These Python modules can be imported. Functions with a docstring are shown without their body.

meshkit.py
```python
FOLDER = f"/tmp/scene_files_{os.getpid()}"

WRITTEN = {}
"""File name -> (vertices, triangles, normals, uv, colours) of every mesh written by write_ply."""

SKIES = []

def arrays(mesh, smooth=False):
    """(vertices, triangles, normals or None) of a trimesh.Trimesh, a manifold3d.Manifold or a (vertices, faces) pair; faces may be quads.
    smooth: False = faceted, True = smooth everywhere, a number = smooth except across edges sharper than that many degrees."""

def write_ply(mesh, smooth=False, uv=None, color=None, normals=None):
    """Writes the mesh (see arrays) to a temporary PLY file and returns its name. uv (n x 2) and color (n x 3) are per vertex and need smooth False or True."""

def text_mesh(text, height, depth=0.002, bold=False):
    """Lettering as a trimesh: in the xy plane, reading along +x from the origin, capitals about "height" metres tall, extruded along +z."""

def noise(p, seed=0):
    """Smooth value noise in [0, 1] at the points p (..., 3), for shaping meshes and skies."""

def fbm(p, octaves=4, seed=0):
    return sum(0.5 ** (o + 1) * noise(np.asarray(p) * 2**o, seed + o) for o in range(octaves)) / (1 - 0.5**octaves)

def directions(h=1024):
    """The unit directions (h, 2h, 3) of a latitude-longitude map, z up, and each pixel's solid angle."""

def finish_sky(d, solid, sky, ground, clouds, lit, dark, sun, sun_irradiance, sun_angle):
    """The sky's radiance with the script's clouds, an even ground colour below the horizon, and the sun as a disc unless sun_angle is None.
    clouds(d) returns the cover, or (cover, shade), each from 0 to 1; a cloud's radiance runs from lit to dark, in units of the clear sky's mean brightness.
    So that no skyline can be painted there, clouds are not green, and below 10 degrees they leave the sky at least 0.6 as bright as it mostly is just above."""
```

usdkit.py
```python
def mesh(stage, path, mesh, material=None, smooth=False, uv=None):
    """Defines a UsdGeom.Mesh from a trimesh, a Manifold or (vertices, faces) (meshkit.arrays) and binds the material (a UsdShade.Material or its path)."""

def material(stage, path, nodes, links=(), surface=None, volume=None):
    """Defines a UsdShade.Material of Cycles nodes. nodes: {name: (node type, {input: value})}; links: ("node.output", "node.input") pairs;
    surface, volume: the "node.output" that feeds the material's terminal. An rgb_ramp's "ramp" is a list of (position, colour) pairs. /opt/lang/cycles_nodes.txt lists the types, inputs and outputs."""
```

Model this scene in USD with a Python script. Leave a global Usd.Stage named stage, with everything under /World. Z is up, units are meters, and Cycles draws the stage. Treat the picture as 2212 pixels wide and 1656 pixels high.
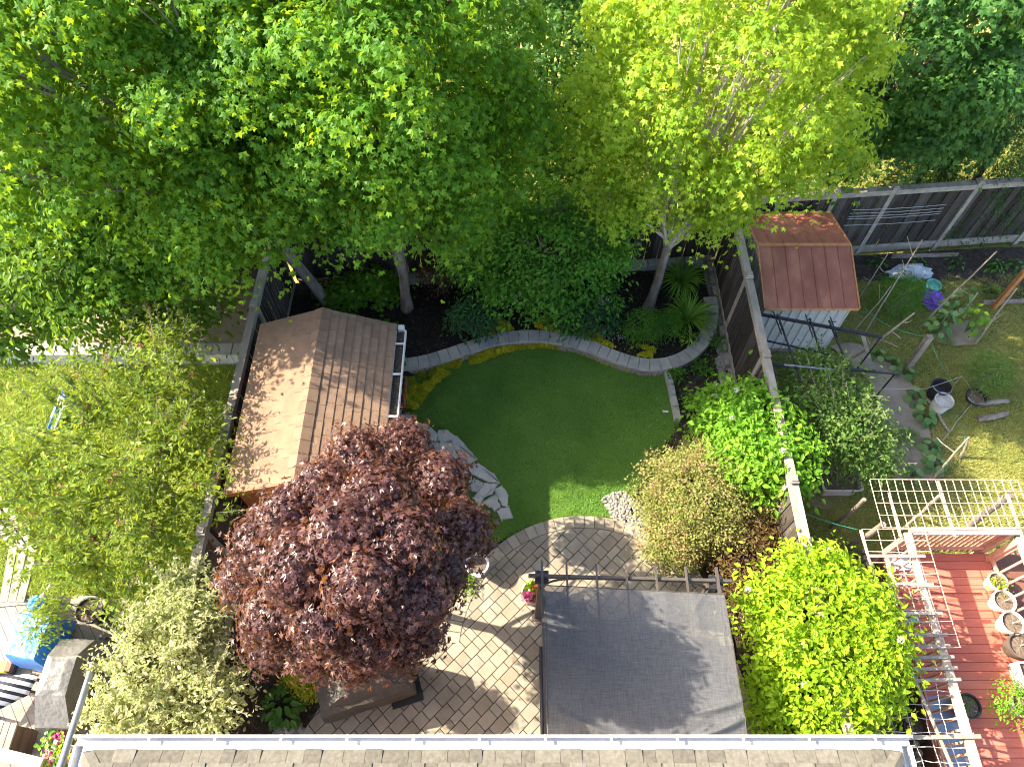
import math, numpy as np, trimesh, usdkit, meshkit
from shapely.geometry import Polygon, LineString, Point
from shapely import affinity
from pxr import Usd, UsdGeom, UsdLux, UsdShade, Sdf, Gf, Vt

stage = Usd.Stage.CreateInMemory()
UsdGeom.SetStageUpAxis(stage, 'Z'); UsdGeom.SetStageMetersPerUnit(stage, 1.0)
UsdGeom.Xform.Define(stage, '/World'); UsdGeom.Scope.Define(stage, '/World/Looks')

# ---------------------------------------------------------------- camera, sky, sun
PITCH = math.radians(58.6); CAM_H = 13.0; FOC = 1580.0
SP, CP = math.sin(PITCH), math.cos(PITCH)
EXPOSURE = 1.8
SUN_DIR = np.array([-1.31, 0.30, 1.0]); SUN_DIR /= np.linalg.norm(SUN_DIR)
SUN_EL, SUN_ROT = math.asin(SUN_DIR[2]), math.atan2(SUN_DIR[0], SUN_DIR[1])

cam = UsdGeom.Camera.Define(stage, '/World/camera')
cam.CreateHorizontalApertureAttr(36.0); cam.CreateVerticalApertureAttr(36.0 * 766 / 1024)
cam.CreateFocalLengthAttr(36.0 * FOC / 2212); cam.CreateClippingRangeAttr(Gf.Vec2f(0.1, 2000))
cam.CreateExposureAttr(EXPOSURE)
cam.AddTransformOp().Set(Gf.Matrix4d(1, 0, 0, 0, 0, SP, CP, 0, 0, -CP, SP, 0, 0, 0, CAM_H, 1))

sky = UsdLux.DomeLight.Define(stage, '/World/sky')
sky.GetPrim().SetCustomDataByKey('kind', 'structure')
skym = usdkit.material(stage, '/World/Looks/sky', {
    's': ('sky_texture', dict(sky_type='single_scattering', sun_disc=False, sun_elevation=SUN_EL, sun_rotation=SUN_ROT, air_density=.75, aerosol_density=2.6, ozone_density=.6)),
    'b': ('background_shader', dict(strength=0.15))}, [('s.color', 'b.color')], surface='b.background')
UsdShade.MaterialBindingAPI.Apply(sky.GetPrim()).Bind(skym)
sun = UsdLux.DistantLight.Define(stage, '/World/sun')
sun.CreateNormalizeAttr(True); sun.CreateIntensityAttr(1.25); sun.CreateAngleAttr(0.5); sun.CreateColorAttr(Gf.Vec3f(1.0, 0.88, 0.68))
zc = SUN_DIR; xc = np.cross([0, 0, 1.0], zc); xc /= np.linalg.norm(xc); yc = np.cross(zc, xc)
sun.AddTransformOp().Set(Gf.Matrix4d(*[float(v) for r in (xc, yc, zc) for v in (*r, 0)], 0, 0, 30, 1))

# ---------------------------------------------------------------- helpers
def P(px, py, z=0.0):
    """The point at height z that the survey picture (2212 wide) shows at px, py."""
    u, v = (px - 1106) / FOC, (828 - py) / FOC
    d = np.array([u, CP + v * SP, -SP + v * CP])
    return np.array([0, 0, CAM_H]) + d * ((z - CAM_H) / d[2])

def standing(base, top, z0=0.0):
    """Foot and head of a post seen with its foot at base and its head at top, as upright as that allows."""
    b = P(*base, z0); zs = np.linspace(z0 + .1, z0 + 3.2, 120)
    q = [P(*top, z) for z in zs]
    return b, q[int(np.argmin([np.hypot(*(p - b)[:2]) for p in q]))]

cross2 = lambda a, b: a[:, 0] * b[:, 1] - a[:, 1] * b[:, 0]
N = lambda v: np.asarray(v, float) / np.maximum(np.linalg.norm(v, axis=-1, keepdims=True), 1e-9)
_used = {}
def numbered(path):
    k = _used.get(path, 0); _used[path] = k + 1
    return path if k == 0 else f'{path}_{k:03d}'

class Thing:
    def __init__(s, path, loc): s.path, s.loc = path, np.asarray(loc, float)
    def add(s, name, mesh, mat, label=None, kind=None, smooth=False, world=True, rnd=None):
        """One mesh of the scene under this prim; returns it as a Thing, for its sub-parts."""
        v, f = arr(mesh)
        if world: v = v - s.loc
        path = numbered(s.path + '/' + name)
        m = usdkit.mesh(stage, path, (v, f), M[mat] if isinstance(mat, str) else mat, smooth=smooth)
        if rnd is not None:
            UsdGeom.PrimvarsAPI(m).CreatePrimvar('rnd', Sdf.ValueTypeNames.FloatArray, 'vertex').Set(Vt.FloatArray.FromNumpy(np.asarray(rnd, np.float32)))
        if label: m.GetPrim().SetCustomDataByKey('label', label)
        if kind: m.GetPrim().SetCustomDataByKey('kind', kind)
        return Thing(path, s.loc)

def tag(path, label=None, cat=None, group=None, kind=None):
    p = stage.GetPrimAtPath(path)
    for k, v in (('label', label), ('category', cat), ('group', group), ('kind', kind)):
        if v: p.SetCustomDataByKey(k, v)

def thing(name, label, cat, loc=(0, 0, 0), rotz=0.0, group=None, kind=None):
    path = numbered('/World/' + name)
    x = UsdGeom.Xform.Define(stage, path); x.AddTranslateOp().Set(Gf.Vec3d(*map(float, loc)))
    if rotz: x.AddRotateZOp().Set(float(rotz))
    tag(path, label, cat, group, kind)
    return Thing(path, loc)

def single(name, mesh, mat, label=None, cat=None, group=None, kind=None, smooth=False, rnd=None):
    t = WORLD.add(name, mesh, mat, smooth=smooth, rnd=rnd); tag(t.path, label, cat, group, kind); return t
WORLD = Thing('/World', (0, 0, 0))

def dup(src, name, loc, rotz, label, cat, group, scale=1.0):
    t = thing(name, label, cat, loc, rotz, group)
    if scale != 1.0: UsdGeom.Xformable(stage.GetPrimAtPath(t.path)).AddScaleOp().Set(Gf.Vec3f(scale, scale, scale))
    p = stage.GetPrimAtPath(t.path); p.GetReferences().AddInternalReference(src.path); p.SetInstanceable(True)
    return t

def arr(m):
    if isinstance(m, trimesh.Trimesh): return np.array(m.vertices), np.array(m.faces)
    v, f = np.asarray(m[0], float), np.asarray(m[1], int)
    if f.shape[1] == 4: f = np.vstack([f[:, [0, 1, 2]], f[:, [0, 2, 3]]])
    return v, f
def cat_(*ms):
    vs, fs, n = [], [], 0
    for m in ms:
        v, f = arr(m); vs.append(v); fs.append(f + n); n += len(v)
    return np.vstack(vs), np.vstack(fs)

BOXF = np.array([[0, 2, 3, 1], [4, 5, 7, 6], [0, 1, 5, 4], [2, 6, 7, 3], [0, 4, 6, 2], [1, 3, 7, 5]])
def box(x0, x1, y0, y1, z0, z1):
    v = np.array([[x, y, z] for z in (z0, z1) for y in (y0, y1) for x in (x0, x1)], float)
    return v, BOXF
def beam(a, b, w, h, up=(0, 0, 1)):
    """A bar of section w (sideways) by h (along up) from a to b."""
    a, b = np.asarray(a, float), np.asarray(b, float); d = N(b - a)
    s = np.cross(d, up)
    if np.linalg.norm(s) < 1e-4: s = np.cross(d, (1, 0, 0))
    s = N(s); u = np.cross(s, d)
    v = np.array([q + s * i * w / 2 + u * j * h / 2 for q in (a, b) for j in (-1, 1) for i in (-1, 1)])
    return v, BOXF[:, ::-1]
def tube(pts, r, n=8, cap=True):
    pts = np.asarray(pts, float); k = len(pts); r = np.broadcast_to(r, k)
    t = N(np.gradient(pts, axis=0)); ref = np.array([0.31, 0.17, 0.93]) if abs(t[0] @ N(np.array([0.31, .17, .93]))) < .9 else np.array([1., 0, 0])
    s = N(np.cross(t, ref)); u = np.cross(s, t); a = np.arange(n) * 2 * math.pi / n
    v = (pts[:, None] + r[:, None, None] * (np.cos(a)[None, :, None] * s[:, None] + np.sin(a)[None, :, None] * u[:, None])).reshape(-1, 3)
    f = [[i * n + j, i * n + (j + 1) % n, (i + 1) * n + (j + 1) % n, (i + 1) * n + j] for i in range(k - 1) for j in range(n)]
    f = arr((v, np.array(f)))[1][:, ::-1]
    if cap:
        e = [[0, j, j + 1] for j in range(1, n - 1)] + [[(k - 1) * n, (k - 1) * n + j + 1, (k - 1) * n + j] for j in range(1, n - 1)]
        f = np.vstack([f, np.array(e)])
    return v, f
def lathe(profile, c, n=24):
    """profile: (radius, height) pairs from outside bottom upwards and back down inside."""
    a = np.arange(n) * 2 * math.pi / n; p = np.asarray(profile, float)
    v = np.stack([p[:, 0, None] * np.cos(a), p[:, 0, None] * np.sin(a), np.repeat(p[:, 1, None], n, 1)], -1).reshape(-1, 3) + np.asarray(c, float)
    f = [[i * n + j, i * n + (j + 1) % n, (i + 1) * n + (j + 1) % n, (i + 1) * n + j] for i in range(len(p) - 1) for j in range(n)]
    return arr((v, np.array(f)))
def disc(c, r, n=20, bump=0.0, seed=0):
    a = np.arange(n) * 2 * math.pi / n; g = np.random.default_rng(seed)
    v = np.vstack([[0, 0, bump], np.stack([r * .55 * np.cos(a), r * .55 * np.sin(a), bump * g.random(n)], -1), np.stack([r * np.cos(a), r * np.sin(a), 0 * a], -1)]) + np.asarray(c, float)
    f = [[0, 1 + j, 1 + (j + 1) % n] for j in range(n)]
    for j in range(n):
        k = (j + 1) % n; f += [[1 + j, 1 + n + j, 1 + n + k], [1 + j, 1 + n + k, 1 + k]]
    return v, np.array(f)
def prism(poly, z0, z1, ch=0.0, jit=None):
    """A slab over a polygon (n x 2), its top edge chamfered by ch."""
    p = np.asarray(poly, float)
    if Polygon(p).exterior.is_ccw is False: p = p[::-1]
    n = len(p); c = p.mean(0)
    rows = [np.c_[p, np.full(n, z0)]]
    if ch:
        d = p - c; L = np.linalg.norm(d, axis=1, keepdims=True)
        rows += [np.c_[p, np.full(n, z1 - ch)], np.c_[c + d * (1 - ch / np.maximum(L, ch * 3)), np.full(n, z1)]]
    else: rows += [np.c_[p, np.full(n, z1)]]
    if jit is not None: rows[-1][:, 2] += jit
    v = np.vstack(rows); k = len(rows)
    f = [[i * n + j, i * n + (j + 1) % n, (i + 1) * n + (j + 1) % n, (i + 1) * n + j] for i in range(k - 1) for j in range(n)]
    f = arr((v, np.array(f)))[1]
    tv, tf = trimesh.creation.triangulate_polygon(Polygon(p), engine='earcut') if n > 6 else (p, np.array([[0, j, j + 1] for j in range(1, n - 1)]))
    if n > 6:
        from scipy.spatial import cKDTree
        tf = cKDTree(p).query(tv)[1][tf]
        ar = cross2(p[tf[:, 1]] - p[tf[:, 0]], p[tf[:, 2]] - p[tf[:, 0]]); tf = np.where((ar < 0)[:, None], tf[:, ::-1], tf)
    return v, np.vstack([f, tf + (k - 1) * n])
def sheet(poly, z, step=0.25, bump=0.0, seed=0, scale=1.2):
    """A patch of ground over a polygon, gently uneven."""
    pg = poly if isinstance(poly, Polygon) else Polygon(poly)
    pg = pg.buffer(0); ext = np.array(pg.segmentize(step).exterior.coords)[:-1]
    x0, y0, x1, y1 = pg.bounds
    g = np.stack(np.meshgrid(np.arange(x0, x1, step), np.arange(y0, y1, step)), -1).reshape(-1, 2)
    from shapely import contains_xy
    g = g[contains_xy(pg.buffer(-step * .4), g[:, 0], g[:, 1])]
    p = np.vstack([ext, g])
    from scipy.spatial import Delaunay
    t = Delaunay(p).simplices; c = p[t].mean(1); t = t[contains_xy(pg, c[:, 0], c[:, 1])]
    ar = cross2(p[t[:, 1]] - p[t[:, 0]], p[t[:, 2]] - p[t[:, 0]]); t = np.where((ar < 0)[:, None], t[:, ::-1], t)
    h = np.full(len(p), float(z))
    if bump: h = h + bump * (meshkit.fbm(np.c_[p * scale, np.zeros(len(p))], 3, seed) - .5)
    return np.c_[p, h], t
def scatter(poly, n, seed):
    pg = poly if isinstance(poly, Polygon) else Polygon(poly); g = np.random.default_rng(seed)
    from shapely import contains_xy
    x0, y0, x1, y1 = pg.bounds; m = int(n * (x1 - x0) * (y1 - y0) / max(pg.area, 1e-6)) + 20
    q = np.c_[g.uniform(x0, x1, m), g.uniform(y0, y1, m)]
    return q[contains_xy(pg, q[:, 0], q[:, 1])][:n]
def px(*pts, z=0.0): return [tuple(P(x, y, z)[:2]) for x, y in pts]

# ---------------------------------------------------------------- materials
M = {}
def mat(name, nodes, links, surface='p.BSDF'):
    M[name] = usdkit.material(stage, '/World/Looks/' + name, nodes, links, surface=surface); return M[name]
def noisy(name, c0, c1, scale=6, rough=.8, bump=.3, bscale=40, detail=5, stretch=(1, 1, 1), c2=None, dist=.01, spec=.3, coord='position', metal=0.0):
    """Two or three tones mixed by noise, with fine relief."""
    src = {'g': ('geometry', {})} if coord == 'position' else {'g': ('texture_coordinate', {})}
    stops = [(.3, c0), (.7, c1)] if c2 is None else [(.25, c0), (.5, c1), (.75, c2)]
    return mat(name, {**src, 'm': ('mapping', dict(scale=stretch)), 'n': ('noise_texture', dict(scale=scale, detail=detail, roughness=.62)),
        'r': ('rgb_ramp', dict(ramp=stops)), 'n2': ('noise_texture', dict(scale=bscale, detail=3)),
        'b': ('bump', dict(strength=bump, distance=dist)), 'p': ('principled_bsdf', dict(roughness=rough, specular_ior_level=spec, metallic=metal))},
        [(f'g.{coord}', 'm.vector'), ('m.vector', 'n.vector'), ('m.vector', 'n2.vector'), ('n.fac', 'r.fac'), ('r.color', 'p.base_color'), ('n2.fac', 'b.height'), ('b.normal', 'p.normal')])
def leafy(name, ramp, trans, amount=.4, rough=.5, spec=.22, patch=.3):
    """Leaf: tone by leaf (primvar rnd) and by slow noise through the crown; light passes through."""
    return mat(name, {'a': ('attribute', dict(attribute='rnd')), 'g': ('geometry', {}), 'n': ('noise_texture', dict(scale=1.1, detail=3)),
        'x': ('mix_float', dict(fac=patch)), 'r': ('rgb_ramp', dict(ramp=ramp)), 'p': ('principled_bsdf', dict(roughness=rough, specular_ior_level=spec)),
        'tc': ('mix', dict(mix_type='mix', fac=.45, color2=trans)), 't': ('translucent_bsdf', {}), 'mx': ('mix_closure', dict(fac=amount))},
        [('g.position', 'n.vector'), ('a.fac', 'x.a'), ('n.fac', 'x.b'), ('x.result', 'r.fac'), ('r.color', 'p.base_color'), ('r.color', 'tc.color1'),
         ('tc.color', 't.color'), ('p.BSDF', 'mx.closure1'), ('t.BSDF', 'mx.closure2')], surface='mx.closure')

def ramp3(a, b, c): return [(0.2, a), (.5, b), (.85, c)]
leafy('maple_leaf', ramp3((.03, .11, .012), (.085, .23, .02), (.22, .4, .035)), (.62, .82, .015), .5)
leafy('maple_leaf_light', ramp3((.11, .24, .02), (.23, .38, .03), (.4, .5, .06)), (.75, .85, .03), .5)
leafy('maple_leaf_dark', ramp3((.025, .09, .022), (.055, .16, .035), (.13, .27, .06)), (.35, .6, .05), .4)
leafy('cherry_leaf', ramp3((.04, .11, .015), (.09, .2, .025), (.19, .31, .04)), (.42, .6, .03), .42)
leafy('crab_leaf', ramp3((.045, .11, .014), (.13, .23, .025), (.33, .4, .08)), (.65, .72, .04), .42)
leafy('young_red_leaf', ramp3((.2, .07, .04), (.33, .14, .08), (.42, .24, .15)), (.6, .25, .1), .3)
leafy('purple_leaf', [(.1, (.03, .015, .02)), (.45, (.076, .035, .04)), (.75, (.15, .065, .045)), (.92, (.28, .14, .035))], (.55, .2, .03), .25, rough=.36, spec=.5)
leafy('dogwood_leaf', ramp3((.16, .22, .07), (.42, .46, .2), (.76, .74, .45)), (.75, .75, .25), .4)
leafy('barberry_leaf', ramp3((.13, .17, .035), (.25, .28, .07), (.4, .38, .14)), (.45, .45, .08), .35)
leafy('barberry_tip', ramp3((.3, .15, .08), (.45, .26, .15), (.58, .4, .26)), (.5, .28, .12), .25)
leafy('hydrangea_leaf', ramp3((.1, .24, .02), (.17, .36, .03), (.28, .48, .045)), (.45, .75, .03), .42)
leafy('lime_leaf', ramp3((.17, .32, .013), (.28, .45, .018), (.44, .57, .04)), (.6, .78, .02), .42)
leafy('azalea_leaf', [(.1, (.05, .04, .02)), (.5, (.12, .08, .035)), (.8, (.2, .13, .04)), (.97, (.3, .08, .03))], (.4, .15, .04), .3)
leafy('viburnum_leaf', ramp3((.035, .13, .016), (.075, .22, .025), (.15, .34, .04)), (.4, .68, .03), .4)
leafy('peony_leaf', ramp3((.03, .1, .035), (.05, .15, .05), (.09, .21, .07)), (.25, .45, .06), .3)
leafy('lily_leaf', ramp3((.06, .16, .02), (.12, .27, .03), (.22, .4, .05)), (.45, .65, .04), .35)
leafy('jenny_leaf', ramp3((.34, .36, .02), (.52, .5, .025), (.7, .64, .04)), (.75, .7, .03), .35)
leafy('cedar_leaf', ramp3((.02, .07, .018), (.04, .12, .03), (.09, .2, .04)), (.2, .4, .03), .25)
leafy('apple_leaf', ramp3((.045, .12, .022), (.1, .2, .04), (.26, .36, .1)), (.5, .62, .08), .4)
leafy('squash_leaf', ramp3((.09, .2, .06), (.16, .3, .09), (.3, .44, .16)), (.4, .6, .1), .35)
leafy('hosta_leaf', ramp3((.04, .12, .02), (.07, .18, .03), (.11, .25, .045)), (.3, .5, .04), .3)
leafy('pale_hosta_leaf', ramp3((.25, .4, .12), (.35, .52, .18), (.5, .62, .28)), (.6, .75, .2), .3)
leafy('gold_leaf', ramp3((.3, .36, .02), (.48, .5, .03), (.62, .6, .06)), (.75, .7, .03), .4)
leafy('flower_red', ramp3((.5, .02, .01), (.65, .05, .02), (.75, .12, .05)), (.8, .1, .03), .3)
leafy('flower_pink', ramp3((.5, .04, .15), (.65, .1, .3), (.8, .4, .6)), (.8, .2, .4), .3)
leafy('flower_white', ramp3((.6, .56, .48), (.72, .68, .6), (.85, .82, .76)), (.7, .7, .6), .3)
leafy('grass_blade', ramp3((.08, .2, .03), (.17, .34, .05), (.32, .48, .1)), (.42, .6, .07), .3, rough=.55, spec=.25, patch=.6)
leafy('clover_leaf', ramp3((.1, .24, .05), (.17, .34, .08), (.3, .48, .14)), (.4, .6, .1), .3)
leafy('grass_blade_sunny', ramp3((.15, .24, .02), (.24, .33, .03), (.4, .42, .06)), (.5, .6, .05), .3, rough=.55, spec=.25, patch=.6)
leafy('grass_blade_dry', ramp3((.14, .22, .035), (.32, .34, .08), (.56, .48, .2)), (.55, .52, .12), .3, rough=.6, spec=.2, patch=.6)

noisy('soil', (.018, .013, .01), (.05, .038, .028), scale=9, bscale=60, bump=.8, c2=(.1, .08, .06), dist=.03)
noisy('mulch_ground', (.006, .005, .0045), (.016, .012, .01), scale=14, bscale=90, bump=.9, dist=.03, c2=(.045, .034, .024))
noisy('dry_soil', (.22, .17, .12), (.33, .26, .19), scale=3, bscale=80, bump=.7, dist=.02, c2=(.38, .32, .25))
noisy('lawn_base', (.045, .09, .02), (.07, .13, .025), scale=4, bscale=150, bump=.8, c2=(.1, .14, .035))
noisy('dry_lawn_base', (.08, .13, .025), (.2, .22, .055), scale=1.2, bscale=150, bump=.8, c2=(.36, .3, .13))
noisy('field_base', (.16, .19, .035), (.3, .29, .07), scale=.8, bscale=120, bump=.8, c2=(.42, .36, .13))
for i, (a, b) in enumerate((((.024, .019, .016), (.085, .07, .06)), ((.016, .012, .01), (.06, .046, .038)), ((.04, .033, .028), (.12, .104, .092)))):
    noisy(f'fence_board_{"abc"[i]}', a, b, scale=7, stretch=(1, 1, .12), bscale=50, bump=.5, detail=7, rough=.9)
noisy('fence_rail', (.22, .19, .15), (.4, .355, .29), scale=6, stretch=(1, .25, 1), bscale=60, bump=.4, detail=7, rough=.9)
noisy('fence_brown', (.06, .04, .028), (.17, .125, .09), scale=7, stretch=(1, .1, 1), bscale=60, bump=.4, detail=7, rough=.9)
noisy('deck_grey', (.2, .17, .14), (.36, .315, .265), scale=6, stretch=(.3, 1, 1), bscale=60, bump=.4, detail=7)
noisy('old_wood', (.16, .13, .1), (.36, .3, .24), scale=9, bscale=70, bump=.4, detail=6)
noisy('orange_wood', (.32, .13, .04), (.48, .22, .08), scale=9, bscale=70, bump=.3)
noisy('bark', (.13, .11, .09), (.3, .26, .21), scale=9, stretch=(1, 1, .35), bscale=35, bump=.8, detail=6, dist=.02)
noisy('bark_dark', (.06, .05, .04), (.15, .12, .09), scale=9, stretch=(1, 1, .35), bscale=35, bump=.8, detail=6, dist=.02)
noisy('pale_bark', (.34, .3, .25), (.52, .47, .4), scale=14, bscale=50, bump=.4)
noisy('twig', (.2, .17, .13), (.42, .37, .3), scale=20, bscale=60, bump=.4)
for i, (a, b) in enumerate((((.21, .135, .09), (.3, .2, .135)), ((.18, .115, .078), (.26, .175, .118)), ((.2, .128, .084), (.28, .183, .122)))):
    noisy(f'shed_shingle_{"abc"[i]}', a, b, scale=5, bscale=260, bump=.6, rough=.95, detail=8, dist=.004)
for i, (a, b) in enumerate((((.1, .092, .073), (.17, .158, .128)), ((.08, .073, .058), (.14, .13, .105)), ((.115, .106, .085), (.19, .176, .145)))):
    noisy(f'house_shingle_{"abc"[i]}', a, b, scale=25, bscale=320, bump=.7, rough=.95, detail=8, dist=.004)
noisy('shed_wall', (.26, .075, .025), (.36, .115, .04), scale=4, bscale=40, bump=.15, rough=.6)
noisy('shed_wall_red', (.16, .05, .03), (.22, .075, .045), scale=4, bscale=40, bump=.15, rough=.6)
noisy('grey_green_paint', (.2, .23, .2), (.27, .3, .26), scale=5, bscale=40, bump=.1, rough=.6)
noisy('white_paint', (.58, .58, .57), (.7, .7, .68), scale=3, bscale=30, bump=.05, rough=.45, spec=.5)
noisy('white_metal', (.48, .49, .5), (.6, .6, .6), scale=2, bscale=10, bump=.05, rough=.4, spec=.5)
noisy('gutter_inside', (.36, .39, .42), (.48, .5, .53), scale=3, bscale=20, bump=.1, rough=.5)
noisy('rust_roof', (.2, .075, .048), (.32, .12, .075), scale=2.6, bscale=40, bump=.12, rough=.6, c2=(.46, .22, .13), spec=.35, stretch=(1, .45, 1), detail=9)
noisy('rust_edge', (.35, .15, .06), (.55, .27, .12), scale=12, bscale=60, bump=.3, rough=.7)
noisy('shed_cream', (.55, .55, .5), (.68, .68, .64), scale=1.5, bscale=30, bump=.06, rough=.5)
noisy('black_metal', (.012, .014, .016), (.03, .032, .036), scale=8, bscale=30, bump=.1, rough=.4, spec=.5)
noisy('bronze_metal', (.06, .05, .043), (.1, .086, .075), scale=6, bscale=60, bump=.1, rough=.45, spec=.5)
noisy('steel', (.25, .27, .3), (.4, .42, .45), scale=6, bscale=60, bump=.05, rough=.3, metal=.7)
for i, (a, b) in enumerate((((.26, .225, .175), (.35, .31, .245)), ((.23, .195, .15), (.32, .275, .215)), ((.29, .255, .2), (.38, .34, .27)), ((.24, .215, .175), (.31, .285, .235)))):
    noisy(f'paver_{"abcd"[i]}', a, b, scale=4, bscale=130, bump=.5, rough=.9, detail=8, dist=.005)
for i, (a, b) in enumerate((((.3, .295, .27), (.43, .42, .385)), ((.34, .325, .29), (.47, .45, .4)), ((.26, .26, .245), (.38, .375, .35)))):
    noisy(f'wall_block_{"abc"[i]}', a, b, scale=5, bscale=90, bump=.7, rough=.9, detail=8, dist=.012)
noisy('wall_face', (.22, .2, .175), (.4, .365, .325), scale=14, bscale=50, bump=1., rough=.95, detail=6, dist=.03)
for i, (a, b) in enumerate((((.33, .32, .28), (.55, .53, .465)), ((.4, .385, .335), (.62, .595, .52)))):
    noisy(f'flagstone_{"ab"[i]}', a, b, scale=4, bscale=45, bump=.7, rough=.85, detail=8, dist=.015)
noisy('sand_joint', (.03, .027, .017), (.06, .055, .035), scale=20, bscale=120, bump=.5)
noisy('pebble', (.1, .095, .09), (.24, .23, .215), scale=16, bscale=70, bump=.2, rough=.7, c2=(.42, .4, .37))
noisy('concrete', (.36, .34, .3), (.52, .49, .44), scale=4, bscale=60, bump=.3, rough=.9)
noisy('terracotta_pale', (.52, .42, .34), (.66, .56, .47), scale=6, bscale=60, bump=.15, rough=.8)
noisy('black_plastic', (.018, .018, .02), (.035, .035, .038), scale=5, bscale=40, bump=.05, rough=.45, spec=.5)
noisy('brown_plastic', (.09, .07, .055), (.14, .115, .09), scale=5, bscale=40, bump=.05, rough=.5)
noisy('tub_plastic', (.5, .47, .45), (.58, .55, .53), scale=4, bscale=40, bump=.05, rough=.45)
noisy('pot_soil', (.1, .075, .055), (.22, .17, .13), scale=25, bscale=90, bump=.9, dist=.02)
noisy('red_deck', (.42, .11, .075), (.54, .16, .11), scale=5, stretch=(.2, 1, 1), bscale=70, bump=.25, rough=.6, detail=7, c2=(.58, .22, .16))
noisy('red_deck_b', (.45, .125, .085), (.55, .175, .12), scale=5, stretch=(.2, 1, 1), bscale=70, bump=.25, rough=.7, detail=7)
noisy('salmon_paint', (.55, .27, .18), (.68, .38, .27), scale=8, bscale=50, bump=.15, rough=.7)
noisy('peeling_white', (.4, .28, .21), (.6, .49, .4), scale=10, bscale=50, bump=.2, rough=.7)
noisy('tarp_blue', (.02, .17, .55), (.035, .25, .68), scale=5, bscale=14, bump=.5, rough=.4, spec=.6, dist=.03)
noisy('grill_cover', (.11, .107, .1), (.155, .15, .142), scale=5, bscale=9, bump=.45, rough=.5, spec=.5, dist=.05)
noisy('grill_cover_brown', (.05, .042, .034), (.08, .068, .056), scale=5, bscale=9, bump=.45, rough=.6, spec=.4, dist=.05)
noisy('green_string', (.02, .3, .18), (.05, .42, .28), scale=10, rough=.6)
noisy('pale_string', (.4, .42, .4), (.55, .57, .55), scale=10, rough=.6)
noisy('purple_plastic', (.1, .03, .35), (.22, .1, .55), scale=12, bscale=30, bump=.6, rough=.4, spec=.6)
noisy('teal_plastic', (.05, .32, .26), (.25, .55, .5), scale=12, bscale=30, bump=.4, rough=.4)
noisy('clear_wrap', (.3, .34, .38), (.5, .54, .58), scale=12, bscale=30, bump=.8, rough=.3, spec=.7)
noisy('house_wall', (.3, .2, .15), (.4, .28, .21), scale=6, bscale=40, bump=.4)
noisy('leaf_debris', (.02, .018, .014), (.07, .06, .045), scale=30, bscale=90, bump=1., dist=.03, c2=(.2, .18, .13))
noisy('yellow_plastic', (.6, .45, .03), (.7, .55, .06), scale=5, rough=.5)
noisy('brown_trim', (.16, .07, .045), (.22, .1, .065), scale=6, bscale=40, bump=.2, rough=.6)
mat('window_glass', {'f': ('fresnel', dict(IOR=1.5)), 't': ('transparent_bsdf', dict(color=(.75, .8, .8))), 'g': ('glossy_bsdf', dict(roughness=.03)), 'm': ('mix_closure', {})},
    [('f.fac', 'm.fac'), ('t.BSDF', 'm.closure1'), ('g.BSDF', 'm.closure2')], surface='m.closure')
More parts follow.
